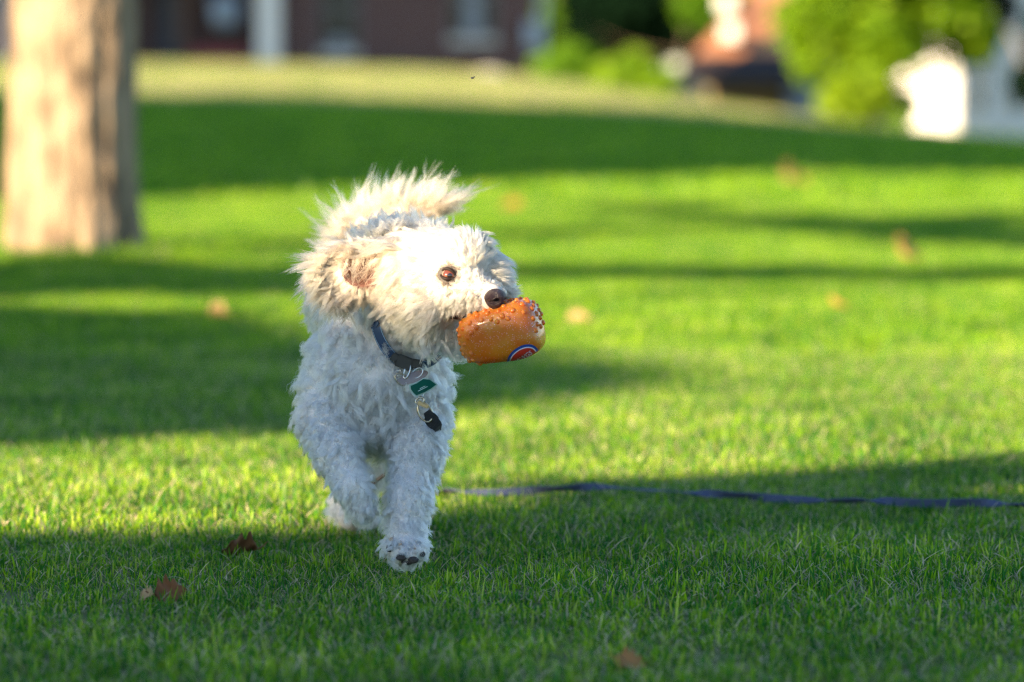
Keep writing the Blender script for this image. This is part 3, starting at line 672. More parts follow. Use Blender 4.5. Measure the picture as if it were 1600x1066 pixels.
a_ = body.data.color_attributes.new('skin', 'FLOAT_COLOR', 'POINT'); a_.data.foreach_set('color', col.astype(np.float32).ravel())

# ------------------------------------------------------------------ fur
def root_sample(dens_fn, n_):
    tri = np.vstack([F[:, [0, 1, 2]], F[:, [0, 2, 3]]]); A, B_, C_ = V[tri[:, 0]], V[tri[:, 1]], V[tri[:, 2]]
    cr_ = np.cross(B_ - A, C_ - A); ar = np.linalg.norm(cr_, axis=1); cen = (A + B_ + C_) / 3
    w = ar * dens_fn(cen); k = rng.choice(len(tri), n_, p=w / w.sum())
    u, v = rng.random((2, n_, 1)); f_ = u + v > 1; u = np.where(f_, 1 - u, u); v = np.where(f_, 1 - v, v)
    return A[k] * (1 - u - v) + B_[k] * u + C_[k] * v
COLLAR_PX = [(588, 512, 0), (593, 527, 0), (603, 545, 0), (618, 561, 0), (638, 572, 0), (660, 571, 0), (680, 563, 0), (695, 549, 0)]
COLLAR_F = np.array([on_surf(a, b_, off=.012) for a, b_, _ in COLLAR_PX])
ym_ = np.median(COLLAR_F[:, 1])
for i_, (a, b_, _) in enumerate(COLLAR_PX):
    if COLLAR_F[i_, 1] > ym_ + .03 * (1 + (i_ > 6) * .5): COLLAR_F[i_] = W(a, b_, ym_ + .03)
COLLAR_F[:, 1] = np.convolve(np.r_[COLLAR_F[0, 1], COLLAR_F[:, 1], COLLAR_F[-1, 1]], [.25, .5, .25], 'valid')
cpath = spline(COLLAR_F, 40)
def keep_fur(P):
    k = np.ones(len(P), bool)
    k &= d_ell(P, CAVC, CAVA) > .002
    ee = P - EYE_S; k &= ~((np.linalg.norm(ee * [1 / .0130, 1 / .02, 1 / .0102], axis=1) < 1))
    k &= np.linalg.norm(P - NOSE_C, axis=1) > .019
    k &= np.linalg.norm(P[:, None] - LIP[None], axis=2).min(1) > .0058
    k &= np.linalg.norm(P[:, None] - cpath[None, ::3] - [0, .010, 0], axis=2).min(1) > .0115
    for c_, r_ in PADS: k &= np.linalg.norm(P - c_, axis=1) > r_
    return k
# paw pads of the foot that is coming down
pad_px = [(609, 857, 5.6, 6.5, 0), (627, 871, 8.2, 6.0, 0), (646, 875, 8.5, 5.6, 0), (660, 866, 4.5, 4.5, 0), (636, 880, 10, 5, 0)]
PADS = [(on_surf(a, b_), (w_ + h_) / 2 / 1200 * 1.05) for a, b_, w_, h_, _ in pad_px[:4]]
NOSE_DIR = None
def fur(name, n_, regs, L0, radius, seed, clump_sp, curl, curl_k, up_, flow_w, rnd, clumpf, dens=None, pts=8, length_jit=.25, taper=.15):
    """strands rooted on the skin; regs -> which regions; L0(P, reg) gives lengths"""
    global rng
    rng = np.random.default_rng(seed)
    P = root_sample(dens, n_); d, reg = sdf(P, True); k = np.isin(reg, regs) & keep_fur(P) & (P[:, 2] > .012); P, reg = P[k], reg[k]; n_ = len(P)
    N = sdf_n(P); Fl = flow(P, reg, N); Lr = L0(P, reg) * (1 + rng.normal(0, length_jit, n_).clip(-.6, .6))
    # clump guides
    m_ = max(8, int(n_ / clump_sp)); gi = rng.choice(n_, m_, replace=False); kd = kdtree.KDTree(m_)
    for i, g0 in enumerate(gi): kd.insert(P[g0], i)
    kd.balance(); near = np.array([kd.find(q)[1] for q in P]); Lr = Lr * rng.uniform(.72, 1.28, m_)[near]
    def dirs(Nn, Ff, r_): d0 = Nn * up_ + Ff * flow_w + r_; return d0 / np.linalg.norm(d0, axis=1)[:, None]
    ts = np.linspace(0, 1, pts); gr = rng.normal(0, rnd, (m_, 3)); gd0 = dirs(N[gi], Fl[gi], gr)
    gd1 = Fl[gi] * (flow_w + .5) + N[gi] * up_ * .2 + gr + [0, 0, -.25]; gd1 /= np.linalg.norm(gd1, axis=1)[:, None]
    gd1 = gd1 + N[gi] * .15
    hx_ = np.cross(gd0, rng.normal(size=(m_, 3))); hx_ /= np.linalg.norm(hx_, axis=1)[:, None]; hy_ = np.cross(gd0, hx_)
    ph = rng.uniform(0, 6.28, m_); fq = curl_k * rng.uniform(.7, 1.3, m_) * rng.choice([-1, 1], m_); ca = curl * rng.uniform(.5, 1.4, m_)
    G = np.zeros((m_, pts, 3)); G[:, 0] = 0
    sd = rng.normal(0, rnd * .55, (n_, 3)); own0 = dirs(N, Fl, gr[near] + sd)
    Pp = np.zeros((n_, pts, 3)); Pp[:, 0] = P
    cur = np.zeros((n_, 3)); gl = Lr[gi]
    gcur = np.zeros((m_, 3))
    for j in range(1, pts):
        t = ts[j]; dt = ts[j] - ts[j - 1]
        gdir = gd0 * (1 - t) + gd1 * t; gdir /= np.linalg.norm(gdir, axis=1)[:, None]
        gcur = gcur + gdir * (gl * dt)[:, None]
        off = (hx_ * np.cos(ph + fq * t)[:, None] + hy_ * np.sin(ph + fq * t)[:, None] - hx_ * np.cos(ph)[:, None] - hy_ * np.sin(ph)[:, None]) * (ca * min(1, t * 1.6))[:, None]
        Gp = P[gi] + gcur + off
        own = own0 * (1 - t) + gd1[near] * t; own /= np.linalg.norm(own, axis=1)[:, None]
        cur = cur + own * (Lr * dt)[:, None]
        o_ = P + cur + off[near]
        cf = clumpf * t ** .8 * (1 + rng.normal(0, .15, n_)).clip(.3, 1.2)
        Pp[:, j] = o_ * (1 - cf[:, None]) + (Gp[near] + (P - P[gi][near]) * .25 + own * (Lr - gl[near])[:, None] * t * .6) * cf[:, None]
    return name, Pp, radius
def flow(P, reg, N):
    Fd = np.zeros_like(P); Fd[:] = (0, .15, -1.)
    hd = np.isin(reg, [HEAD, MUZ, BROW]); Nz = NOSE_C + [-.012, 0, .010]
    v = P - Nz; v /= np.linalg.norm(v, axis=1)[:, None]; Fd[hd] = v[hd] + [0, 0, -.25]
    muz = (reg == MUZ); Fd[muz] = v[muz] * .7 + [0, 0, -.75]
    top = muz & (P[:, 2] > Nz[2] + .004); Fd[top] = v[top] + [0, 0, .5]
    br = (reg == BROW); vb = P - W(705, 432, 4.97); vb /= np.linalg.norm(vb, axis=1)[:, None]; Fd[br] = vb[br] + [.3, -.1, -.1]
    jw = (reg == JAW); Fd[jw] = np.array([-.4, 0, -1.])
    nk = (reg == NECK); Fd[nk] = np.array([-.35, .1, -1.])
    er = (reg == EAR); Fd[er] = np.array([-1., .1, -.35]); lo_ = er & (P[:, 2] < EARC[2]); Fd[lo_] = np.array([-.55, 0, -1.])
    nc = (d_ell(P, CAVC, CAVA) < .014) & (N[:, 1] < .2); vc = P - CAVC; vc[:, 1] = 0; vc /= np.linalg.norm(vc, axis=1)[:, None]
    rt = er & (P[:, 2] > EARC[2] + .012); Fd[rt] = np.array([-1., -.25, .05])
    ch = (reg == HEAD) & (P[:, 0] < CAVC[0] + .055); Fd[ch] = Fd[ch] * .6 + np.array([-.7, 0, -.2])
    Fd[nc] = vc[nc] * 1.2 + [-.1, -.05, -.15]
    sw = (reg == BODY) | (reg == CHEST) | (reg == NECK); q_ = P * 38.; Fd[sw] += 1.0 * np.stack([np.sin(q_[:, 2] * 1.3 + 2 * np.sin(q_[:, 0])), np.sin(q_[:, 0] * 1.7), .5 * np.sin(q_[:, 0] * 2.1 + q_[:, 2])], -1)[sw]
    Fd = Fd - N * (Fd * N).sum(1)[:, None]; return Fd / (np.linalg.norm(Fd, axis=1)[:, None] + 1e-6)
def facing(P):
    nn = sdf_n(P); return np.where(nn[:, 1] > .35, .35, 1.)
def rd(P, dct, default):
    d, reg = sdf(P, True); w = np.full(len(P), default, float)
    for k_, v_ in dct.items(): w[reg == k_] = v_
    return w * facing(P)
LEN = {BODY: .022, CHEST: .024, LEG: .0135, NECK: .023, HEAD: .016, MUZ: .012, BROW: .017, JAW: .019, EAR: .028, TAIL: .022, HIND: .016, PAW: .011}
def Lf(P, reg):
    L_ = np.array([LEN[i] for i in range(12)])[reg]
    de_ = np.linalg.norm(P - EYE_S, axis=1); L_ = L_ * (.35 + .65 * smooth((de_ - .012) / .03))
    dn_ = np.linalg.norm(P - NOSE_C, axis=1); L_ = L_ * (.4 + .6 * smooth((dn_ - .014) / .03))
    return L_
FS = 1.0
sets = []
# curly coat: chest, flanks, legs, throat
sets.append(fur('legs', int(70000 * FS), [LEG, HIND, PAW], Lf, .00028, 21, 30, .0020, 6.0, .60, .65, .46, .66,
                lambda P: rd(P, {LEG: 1.6, PAW: 2.0, HIND: .6}, 0.), pts=8))
sets.append(fur('coat', int(95000 * FS), [BODY, CHEST, NECK, JAW], Lf, .00028, 1, 60, .0046, 5.5, .38, .95, .34, .70,
                lambda P: rd(P, {BODY: 1., CHEST: 1.3, NECK: 1.3, JAW: 1.8}, 0.), pts=10))
# face and skull: soft and straighter
sets.append(fur('face', int(52000 * FS), [HEAD, MUZ], Lf, .00023, 2, 30, .0012, 3.0, .40, 1.0, .20, .42,
                lambda P: rd(P, {HEAD: 1., MUZ: 1.9}, 0.), pts=7))
sets.append(fur('brow', int(9000 * FS), [BROW], Lf, .00023, 3, 26, .0012, 3.0, .45, 1.0, .22, .48, lambda P: rd(P, {BROW: 1.}, 0.), pts=8))
sets.append(fur('ear', int(16000 * FS), [EAR], lambda P, r_: Lf(P, r_) * (.55 + 1.0 * smooth((EARC[0] + .02 - P[:, 0]) / .06)), .00025, 4, 36, .0030, 3.0, .07, 1.3, .20, .66,
                lambda P: rd(P, {EAR: 1.}, 0.), pts=10))
sets.append(fur('tailbase', int(9000 * FS), [TAIL], Lf, .0002, 5, 40, .003, 4., 1., .2, .4, .7, lambda P: rd(P, {TAIL: 1.}, 0.), pts=8))
# tail plume: long locks that fan out from the tail
def plume(n_locks, per, seed):
    r = np.random.default_rng(seed); out = []
    cen = W(620, 400, 5.47)
    for i in range(n_locks):
        u = r.random() ** .9 * 12.99; k_ = int(u); b0 = TAILP[k_] * (1 - (u - k_)) + TAILP[k_ + 1] * (u - k_)
        o_ = b0 - cen; o_ /= np.linalg.norm(o_); f_ = u / 13
        dr = o_ * 1.0 + r.normal(0, .30, 3) * [1, 1, .8] + np.array([.35 * f_, 0, .25])
        if r.random() < .12 and f_ > .6: dr = np.array([.9, -.1, .42]) + r.normal(0, .08, 3); L_ = r.uniform(.05, .072)
        else: L_ = r.uniform(.028, .060) * (1.06 - .12 * f_)
        if f_ < .35: L_ *= .75
        if f_ > .8: L_ *= .88
        if f_ < .35: dr = dr * [1, 1, .6] + [-.7, 0, -.05]
        dr /= np.linalg.norm(dr); sd = np.cross(dr, r.normal(size=3)); sd /= np.linalg.norm(sd); s2 = np.cross(dr, sd)
        A_ = r.uniform(.007, .022); ph = r.uniform(0, 6.28); fq = r.uniform(2., 4.5); wdt = r.uniform(.0008, .0038)
        t = np.linspace(0, 1, 12)[None, :, None]
        nn_ = int(per * r.uniform(.6, 1.4)); off = r.normal(0, 1, (nn_, 1, 3)) * wdt; ln = L_ * r.uniform(.65, 1.08, (nn_, 1, 1))
        bend = np.array([.55 if f_ > .4 else -.25, 0, .05 if f_ > .4 else .25]) + r.normal(0, .25, 3)
        g_ = b0 + dr * ln * t + bend * ln * t * t * .8 + A_ * t * (sd * np.sin(ph + fq * t) + s2 * np.cos(ph + fq * t) * .6)
        out.append(g_ + off * (1 - .25 * t + .9 * np.maximum(0, t - .7)))
    return 'plume', np.concatenate(out), .00026
sets.append(plume(540, 16, 9))
# loose scruff on the back behind the head
def locks(name, n_locks, per, seed, base_fn, dir_fn, L_rng, amp, radius=.00025, wd=(.0015, .0035)):
    r = np.random.default_rng(seed); out = []
    for i in range(n_locks):
        b0 = base_fn(r)
        if b0[1] > 5.6: continue
        dr = dir_fn(r, b0); dr = dr / np.linalg.norm(dr); L_ = r.uniform(*L_rng)
        sd = np.cross(dr, r.normal(size=3)); sd /= np.linalg.norm(sd); s2 = np.cross(dr, sd); A_ = amp * r.uniform(.4, 1.5); ph = r.uniform(0, 6.28); fq = r.uniform(2.5, 6) * r.choice([-1, 1])
        t = np.linspace(0, 1, 12)[None, :, None]; nn_ = int(per * r.uniform(.5, 1.5)); off = r.normal(0, 1, (nn_, 1, 3)) * r.uniform(*wd); ln = L_ * r.uniform(.65, 1.08, (nn_, 1, 1))
        g_ = b0 + dr * ln * t + A_ * t * (sd * np.sin(ph + fq * t) + s2 * np.cos(ph + fq * t)) + np.array([0, 0, -.25]) * (ln * t * t) * .5
        out.append(g_ + off * (1 - .6 * t))
    return name, np.concatenate(out), radius
def sb(r):
    a = r.uniform(570, 700); return W(a, r.uniform(372, 400) - 14 * math.sin((a - 570) / 130 * math.pi), r.uniform(5.06, 5.16))
sets.append(locks('scruff', 330, 30, 12, sb, lambda r, b0: np.array([r.normal(-.15, .6), -.2 + r.normal(0, .3), .8 + r.normal(0, .3)]), (.022, .042), .009, wd=(.0006, .0026)))
bone_scruff = None
sets.append(locks('chest_locks', 150, 40, 17, lambda r: (lambda a, b_: on_surf(a, b_, 4.85) - [0, .001, 0])(r.uniform(505, 690), r.uniform(520, 690)), lambda r, b0: np.array([r.normal(0, .55), -.22, -.9]), (.018, .036), .0055, wd=(.0010, .0030)))
# long ear fringe hanging and blowing back
def eb(r):
    a = r.uniform(-.35, .72) * math.pi; q = EARC + np.array([-math.cos(a) * EARA[0] * .85 * (1 if math.cos(a) > 0 else .35), r.uniform(-.012, .008), -math.sin(a) * EARA[2] * .85]); return q
def ed(r, b0):
    v = (b0 - EARC) / EARA; return np.array([-.95 + .1 * v[0] + r.normal(0, .12), -.16 + r.normal(0, .10), .42 * v[2] - .22 + r.normal(0, .13)])
sets.append(locks('ear_fringe', 300, 30, 13, eb, ed, (.018, .043), .006, wd=(.0005, .0018)))
# hair at the rim of the ear sweeping across the opening
def rb(r): return W(r.uniform(600, 640), r.uniform(382, 440), 4.965)
sets.append(locks('ear_front', 110, 22, 14, lambda r: (lambda a, b_: on_surf(a, b_))(r.uniform(600, 634), r.uniform(392, 482)), lambda r, b0: np.array([-.9, -.22, -.42 + r.normal(0, .16)]), (.014, .028), .003))
sets.append(locks('ear_top', 150, 24, 15, lambda r: (lambda a, b_: on_surf(a, b_))(r.uniform(545, 632), r.uniform(374, 393)), lambda r, b0: np.array([-1., -.28, .02 + r.normal(0, .12)]), (.028, .055), .007, wd=(.0005, .002)))

sets.append(locks('ear_wisps', 48, 6, 16, lambda r: (lambda a, b_: on_surf(a, b_))(r.uniform(545, 600), r.uniform(384, 394)), lambda r, b0: np.array([-.45 + r.normal(0, .35), -.35, -1.]), (.03, .055), .010, wd=(.0003, .0014)))
M_fur, nt, p = mat('dog_fur'); n = nt.nodes; l = nt.links; n.remove(p)
hb_ = n.new('ShaderNodeBsdfHairPrincipled'); hb_.parametrization = 'COLOR'
at = n.new('ShaderNodeAttribute'); at.attribute_name = 'tint'
hi_ = n.new('ShaderNodeHairInfo'); mv = n.new('ShaderNodeMapRange'); mv.inputs[3].default_value = .86; mv.inputs[4].default_value = 1.03; l.new(hi_.outputs['Random'], mv.inputs[0])
vm = n.new('ShaderNodeVectorMath'); vm.operation = 'SCALE'; l.new(at.outputs['Color'], vm.inputs[0]); l.new(mv.outputs[0], vm.inputs['Scale'])
l.new(vm.outputs[0], hb_.inputs['Color']); hb_.inputs['Roughness'].default_value = .38; hb_.inputs['Radial Roughness'].default_value = .65; hb_.inputs['IOR'].default_value = 1.5
l.new(hb_.outputs[0], n['Material Output'].inputs[0])
def tint_of(P, nm):
    c = np.zeros((len(P), 3)); c[:] = (.77, .745, .70)
    if nm in ('face', 'brow', 'ear', 'ear_top', 'ear_fringe', 'ear_front', 'scruff', 'ear_wisps'): c[:] = (.44, .39, .315)
    warm = np.array([.48, .31, .19])
    def blend(w, k): 
        w = w[:, None]; c[:] = c * (1 - w) + np.array(k) * w
    e_ = np.linalg.norm(P - CAVC - [.006, 0, -.004], axis=1); blend(.85 * np.exp(-(e_ / .044) ** 2), warm)
    de_ = np.linalg.norm(P - EYE_S, axis=1); blend(.9 * np.exp(-(de_ / .0175) ** 4), (.13, .06, .04)); blend(.18 * np.exp(-(de_ / .035) ** 2), (.88, .70, .58))
    dn_ = np.linalg.norm(P - NOSE_C - [-.008, 0, -.006], axis=1); blend(.85 * np.exp(-(dn_ / .0155) ** 2), (.16, .15, .18))
    dl_ = np.linalg.norm(P[:, None] - LIP[None], axis=2).min(1); blend(.8 * np.exp(-(dl_ / .007) ** 2), (.25, .20, .18))
    if nm in ('plume', 'tailbase'): c[:] = (.43, .345, .255)
    if nm == 'ear_fringe': c[:] = c * [1, .985, .96]
    low = np.clip((.05 - P[:, 2]) / .05, 0, 1) * (P[:, 1] < 5.2); blend(.35 * low, (.55, .48, .38))
    return c
def make_curves(name, sets_, label=None):
    cu = bpy.data.hair_curves.new(name); sizes = []; pos = []; rad = []; tint = []
    for nm, Pp, r_ in sets_:
        k, m_, _ = Pp.shape; sizes += [m_] * k; pos.append(Pp.reshape(-1, 3)); t = np.linspace(0, 1, m_)
        rr_ = r_ * (1 - .75 * t ** 2); rad.append(np.tile(rr_, k)); tint.append(tint_of(Pp[:, 0], nm))
    cu.add_curves(sizes); pos = np.concatenate(pos); cu.points.foreach_set('position', pos.astype(np.float32).ravel())
    ra = cu.attributes.get('radius') or cu.attributes.new('radius', 'FLOAT', 'POINT'); ra.data.foreach_set('value', np.concatenate(rad).astype(np.float32))
    ta = cu.attributes.new('tint', 'FLOAT_COLOR', 'CURVE'); tt = np.concatenate(tint); ta.data.foreach_set('color', np.column_stack([tt, np.ones(len(tt))]).astype(np.float32).ravel())
    cu.materials.append(M_fur); o = bpy.data.objects.new(name, cu); C.objects.link(o); o.parent = dog; o.matrix_parent_inverse = Matrix.Translation(-dog.location)
    o['kind'] = 'stuff'; return o
g_ = {s_[0]: s_ for s_ in sets}
make_curves('coat_fur', [g_['coat'], g_['chest_locks'], g_['legs'], g_['scruff']]); make_curves('face_fur', [g_['face'], g_['brow']])
make_curves('ear_fur', [g_['ear'], g_['ear_fringe'], g_['ear_front'], g_['ear_top'], g_['ear_wisps']]); make_curves('tail_fur', [g_['tailbase'], g_['plume']])

# ------------------------------------------------------------------ eye, nose, mouth, pads
M_eye, nt, p = mat('eye'); n = nt.nodes; l = nt.links
at = n.new('ShaderNodeAttribute'); at.attribute_name = 'skin'; l.new(at.outputs['Color'], p.inputs['Base Color']); p.inputs['Roughness'].default_value = .08; p.inputs['Coat Weight'].default_value = 1.; p.inputs['Coat Roughness'].default_value = .02
view = EYE_S - np.array([0, 0, CAM_H]); view /= np.linalg.norm(view)
def sphere_part(name, c, r_, look, rings, parent, m):
    """ball whose colour depends on the angle from `look`: rings = [(degrees, colour), ...]"""
    bm = bmesh.new(); bmesh.ops.create_uvsphere(bm, u_segments=64, v_segments=48, radius=r_); V_ = np.array([v.co[:] for v in bm.verts]); F_ = [tuple(v.index for v in f.verts) for f in bm.faces]; bm.free()
    o = mesh_obj(name, V_ + c, F_, m, parent, True); an = np.degrees(np.arccos(np.clip((V_ / r_) @ look, -1, 1)))
    cc = np.ones((len(V_), 4)); cc[:, :3] = rings[-1][1]
    for a0, k0 in reversed(rings): cc[an < a0, :3] = k0
    a_ = o.data.color_attributes.new('skin', 'FLOAT_COLOR', 'POINT'); a_.data.foreach_set('color', cc.astype(np.float32).ravel()); return o
look = -view + np.array([.10, 0, -.02]); look /= np.linalg.norm(look)
ER = .0100; EC = EYE_S - EYE_N * (ER - .0030)
sphere_part('eye', EC, ER, look, [(20, (.012, .008, .008)), (54, (.13, .034, .014)), (62, (.03, .010, .007)), (180, (.22, .12, .09))], dog, M_eye)
# eyelids: a dark rim around the opening
M_black = simple('dark_rim_skin', (.016, .009, .008), .6, spec=.2)
ex = np.cross(EYE_N, [0, 0, 1.]); ex /= np.linalg.norm(ex); ez = np.cross(ex, EYE_N); ez *= np.sign(ez[2])
if ex[0] < 0: ex = -ex
for nm, sg in (('eyelid', 1), ('eyelid', -1)):
    t = np.linspace(-1, 1, 15); u = t * .0102; w_ = sg * (.0072 if sg > 0 else .0062) * (1 - t * t) ** .6 - .0004 * t - (.0012 * t)
    pts_ = EC + np.array([ex * a + ez * b_ for a, b_ in zip(u, w_)]); dpt = pts_ - EC; out_ = np.sqrt(np.maximum((ER + .0006) ** 2 - (dpt ** 2).sum(1), 1e-7)); pts_ = pts_ + EYE_N * out_[:, None]
    V_, F_ = tube_vf(pts_, .0023 * (1.15 - .5 * np.abs(t)), 8, up=tuple(EYE_N)); mesh_obj(nm, V_, F_, M_black, dog, True)
# far eye, on the side of the head turned away
M_nose = simple('nose_leather', (.085, .045, .048), .32, noise=.35, bump=.55, scale=900)
bm = bmesh.new(); bmesh.ops.create_icosphere(bm, subdivisions=5, radius=1)
nf = np.array([.72, -.66, -.12]); nf /= np.linalg.norm(nf); nr = np.cross(nf, [0, 0, 1.]); nr /= np.linalg.norm(nr); nu = np.cross(nr, nf)
Vn = []; Nk = []
for v in bm.verts:
    x, y, z = v.co  # x right, y front, z up
    f = 1.0
    wx = x * (1 - .28 * max(0, -z)); pz = z * (.85 if z > 0 else 1.0)
    for sx_ in (-1, 1):
        dd = ((x - sx_ * .45) ** 2 / .055 + (z + .10) ** 2 / .035); 
        if y > 0: f -= .58 * math.exp(-dd * 1.3)
        d2 = ((x - sx_ * .78) ** 2 / .05 + (z + .28) ** 2 / .02)
        if y > -.3: f -= .22 * math.exp(-d2)
    if y > 0: f -= .07 * math.exp(-(x / .06) ** 2) * (1 if z < .2 else .3)
    Nk.append(max([math.exp(-(((x - s_ * .45) ** 2 / .055 + (z + .10) ** 2 / .035)) * 1.6) for s_ in (-1, 1)]) if y > 0 else 0)
    Vn.append(NOSE_C + nr * wx * f * .0165 + nf * y * f * .0128 + nu * pz * f * .0145)
Fn = [tuple(v.index for v in f.verts) for f in bm.faces]; bm.free(); no_ = mesh_obj('nose', Vn, Fn, M_nose, dog, True)
a_ = no_.data.color_attributes.new('skin', 'FLOAT_COLOR', 'POINT'); Nk = np.array(Nk); cc = np.ones((len(Nk), 4)); cc[:, :3] = np.array([.038, .021, .024]) * (1 - Nk[:, None]) + np.array([.004, .003, .003]) * Nk[:, None]; a_.data.foreach_set('color', cc.astype(np.float32).ravel())
n = M_nose.node_tree.nodes; at = n.new('ShaderNodeAttribute'); at.attribute_name = 'skin'; M_nose.node_tree.links.new(at.outputs['Color'], n['Principled BSDF'].inputs['Base Color'])
# dark lips
V_, F_ = tube_vf(LIP + [0, -.004, 0], np.linspace(.0050, .0030, 10), 8); mesh_obj('lip', V_, F_, M_black, dog, True)
lp = spline([W(716, 520, 4.962), W(724, 540, 4.952), W(736, 547, 4.955)], 8); V_, F_ = tube_vf(lp, np.linspace(.003, .0062, 8), 10); mesh_obj('lower_lip', V_, F_, M_black, dog, True)
M_pad = simple('paw_pad_leather', (.035, .028, .028), .55, noise=.3, bump=.4, scale=400)
M_nail = simple('claw', (.42, .30, .20), .4, noise=.2, scale=200)
for (a, b_, w_, h_, _), (c_, r_) in zip(pad_px, PADS + [(on_surf(636, 878), 0)]):
    V_, F_ = blob(c_ + [0, .0005, 0], 1, 3, int(a), (w_ / 1200, .0045, h_ / 1200), .08); mesh_obj('paw_pad', V_, F_, M_pad, dog, True)
for a, b_ in ((625, 853), (649, 859), (612, 848)):
    c_ = on_surf(a, b_ - 3); e_ = c_ + [0, -.011, -.007]; V_, F_ = tube_vf(spline([c_ + [0, .004, .001], (c_ + e_) / 2 + [0, 0, .0022], e_], 7), np.linspace(.0034, .0009, 7), 8); mesh_obj('claw', V_, F_, M_nail, dog, True)
# ================================================================== ORANGE TOY held in the mouth
M_toy, nt, p = mat('orange_rubber'); n = nt.nodes; l = nt.links
g = n.new('ShaderNodeNewGeometry'); t1 = n.new('ShaderNodeTexNoise'); t1.inputs['Scale'].default_value = 38; t1.inputs['Detail'].default_value = 3; l.new(g.outputs['Position'], t1.inputs['Vector'])
cr = n.new('ShaderNodeValToRGB'); e = cr.color_ramp.elements; e[0].position = .38; e[0].color = (1.0, .25, .018, 1); e[1].position = .62; e[1].color = (1.0, .36, .035, 1); l.new(t1.outputs['Fac'], cr.inputs[0])
l.new(cr.outputs[0], p.inputs['Base Color']); p.inputs['Roughness'].default_value = .24; p.inputs['Transmission Weight'].default_value = .2; p.inputs['IOR'].default_value = 1.32
p.inputs['Coat Weight'].default_value = .8; p.inputs['Coat Roughness'].default_value = .15; p.inputs['Subsurface Weight'].default_value = .65; p.inputs['Subsurface Radius'].default_value = (.02, .009, .003); p.inputs['Subsurface Scale'].default_value = .6
vo = n.new('ShaderNodeTexVoronoi'); vo.inputs['Scale'].default_value = 900; l.new(g.outputs['Position'], vo.inputs['Vector'])
bp = n.new('ShaderNodeBump'); bp.inputs['Strength'].default_value = .35; bp.inputs['Distance'].default_value = .001; l.new(vo.outputs['Distance'], bp.inputs['Height']); l.new(bp.outputs[0], p.inputs['Normal'])
tl_ = n.new('ShaderNodeBsdfTranslucent'); l.new(cr.outputs[0], tl_.inputs[0]); ms = n.new('ShaderNodeMixShader'); ms.inputs[0].default_value = .36
v2 = n.new('ShaderNodeTexVoronoi'); v2.inputs['Scale'].default_value = 1700; l.new(g.outputs['Position'], v2.inputs['Vector']); sc_ = n.new('ShaderNodeSeparateColor'); l.new(v2.outputs['Color'], sc_.inputs[0]); gt0 = n.new('ShaderNodeMath'); gt0.operation = 'GREATER_THAN'; gt0.inputs[1].default_value = .975; l.new(sc_.outputs[0], gt0.inputs[0])
fl_ = n.new('ShaderNodeBsdfGlossy'); fl_.inputs['Color'].default_value = (.95, .80, .85, 1); fl_.inputs['Roughness'].default_value = .45; nm_ = n.new('ShaderNodeNormal') if 0 else None; mg = n.new('ShaderNodeMixShader'); l.new(gt0.outputs[0], mg.inputs[0]); l.new(p.outputs[0], mg.inputs[1]); l.new(fl_.outputs[0], mg.inputs[2])
l.new(mg.outputs[0], ms.inputs[1]); l.new(tl_.outputs[0], ms.inputs[2]); l.new(ms.outputs[0], n['Material Output'].inputs[0])
M_nub, _nt, p = mat('orange_rubber_nub'); p.inputs['Base Color'].default_value = (1, .32, .045, 1); p.inputs['Roughness'].default_value = .15; p.inputs['Transmission Weight'].default_value = .2; p.inputs['Subsurface Weight'].default_value = .6; p.inputs['Subsurface Radius'].default_value = (.01, .004, .001); p.inputs['Subsurface Scale'].default_value = .6
BC = W(783, 520, 4.938); ba = R(13)
bu = np.array([math.cos(ba) * .97, -.22, math.sin(ba)]); bu /= np.linalg.norm(bu); bw = np.cross(bu, [0, 1, 0]); bw = np.array([-math.sin(ba), .0, math.cos(ba)]); bw -= bu * (bw @ bu); bw /= np.linalg.norm(bw); bv = np.cross(bw, bu)
BA, EXP = np.array([.0540, .040, .0370]), 3.4
def toy_f(P, s=1.):
    q = np.stack([(P - BC) @ bu, (P - BC) @ bv, (P - BC) @ bw], -1); u = q[..., 0] / BA[0]
    k = 1 + .11 * u                                     # fuller at the outer end
    q = q / (BA * s); q[..., 1] /= k; q[..., 2] /= k
    return (np.abs(q) ** EXP).sum(-1) ** (1 / EXP)
def toy_dir(d):
    """surface point along direction d from the centre"""
    d = d / np.linalg.norm(d, axis=-1, keepdims=True); t = .05 * np.ones(d.shape[:-1])
    for _ in range(12): t = t / toy_f(BC + d * t[..., None])
    return BC + d * t[..., None]
def toy_n(P):
    e = 1e-4; g_ = np.stack([toy_f(P + np.eye(3)[i] * e) - toy_f(P - np.eye(3)[i] * e) for i in range(3)], -1); return g_ / np.linalg.norm(g_, axis=-1, keepdims=True)
toy = thing('chew_toy', 'translucent orange rubber toy with nubs and a round logo, held in the mouth', 'dog toy', BC)
bm = bmesh.new(); bmesh.ops.create_icosphere(bm, subdivisions=5, radius=1); D_ = np.array([v.co[:] for v in bm.verts]); F_ = [tuple(v.index for v in f.verts) for f in bm.faces]; bm.free()
Vt = toy_dir(D_); Vi = BC + (Vt - BC) * .955
nv = len(Vt); body_t = mesh_obj('shell', np.vstack([Vt, Vi]), F_ + [tuple(i + nv for i in f[::-1]) for f in F_], M_toy, toy, True)
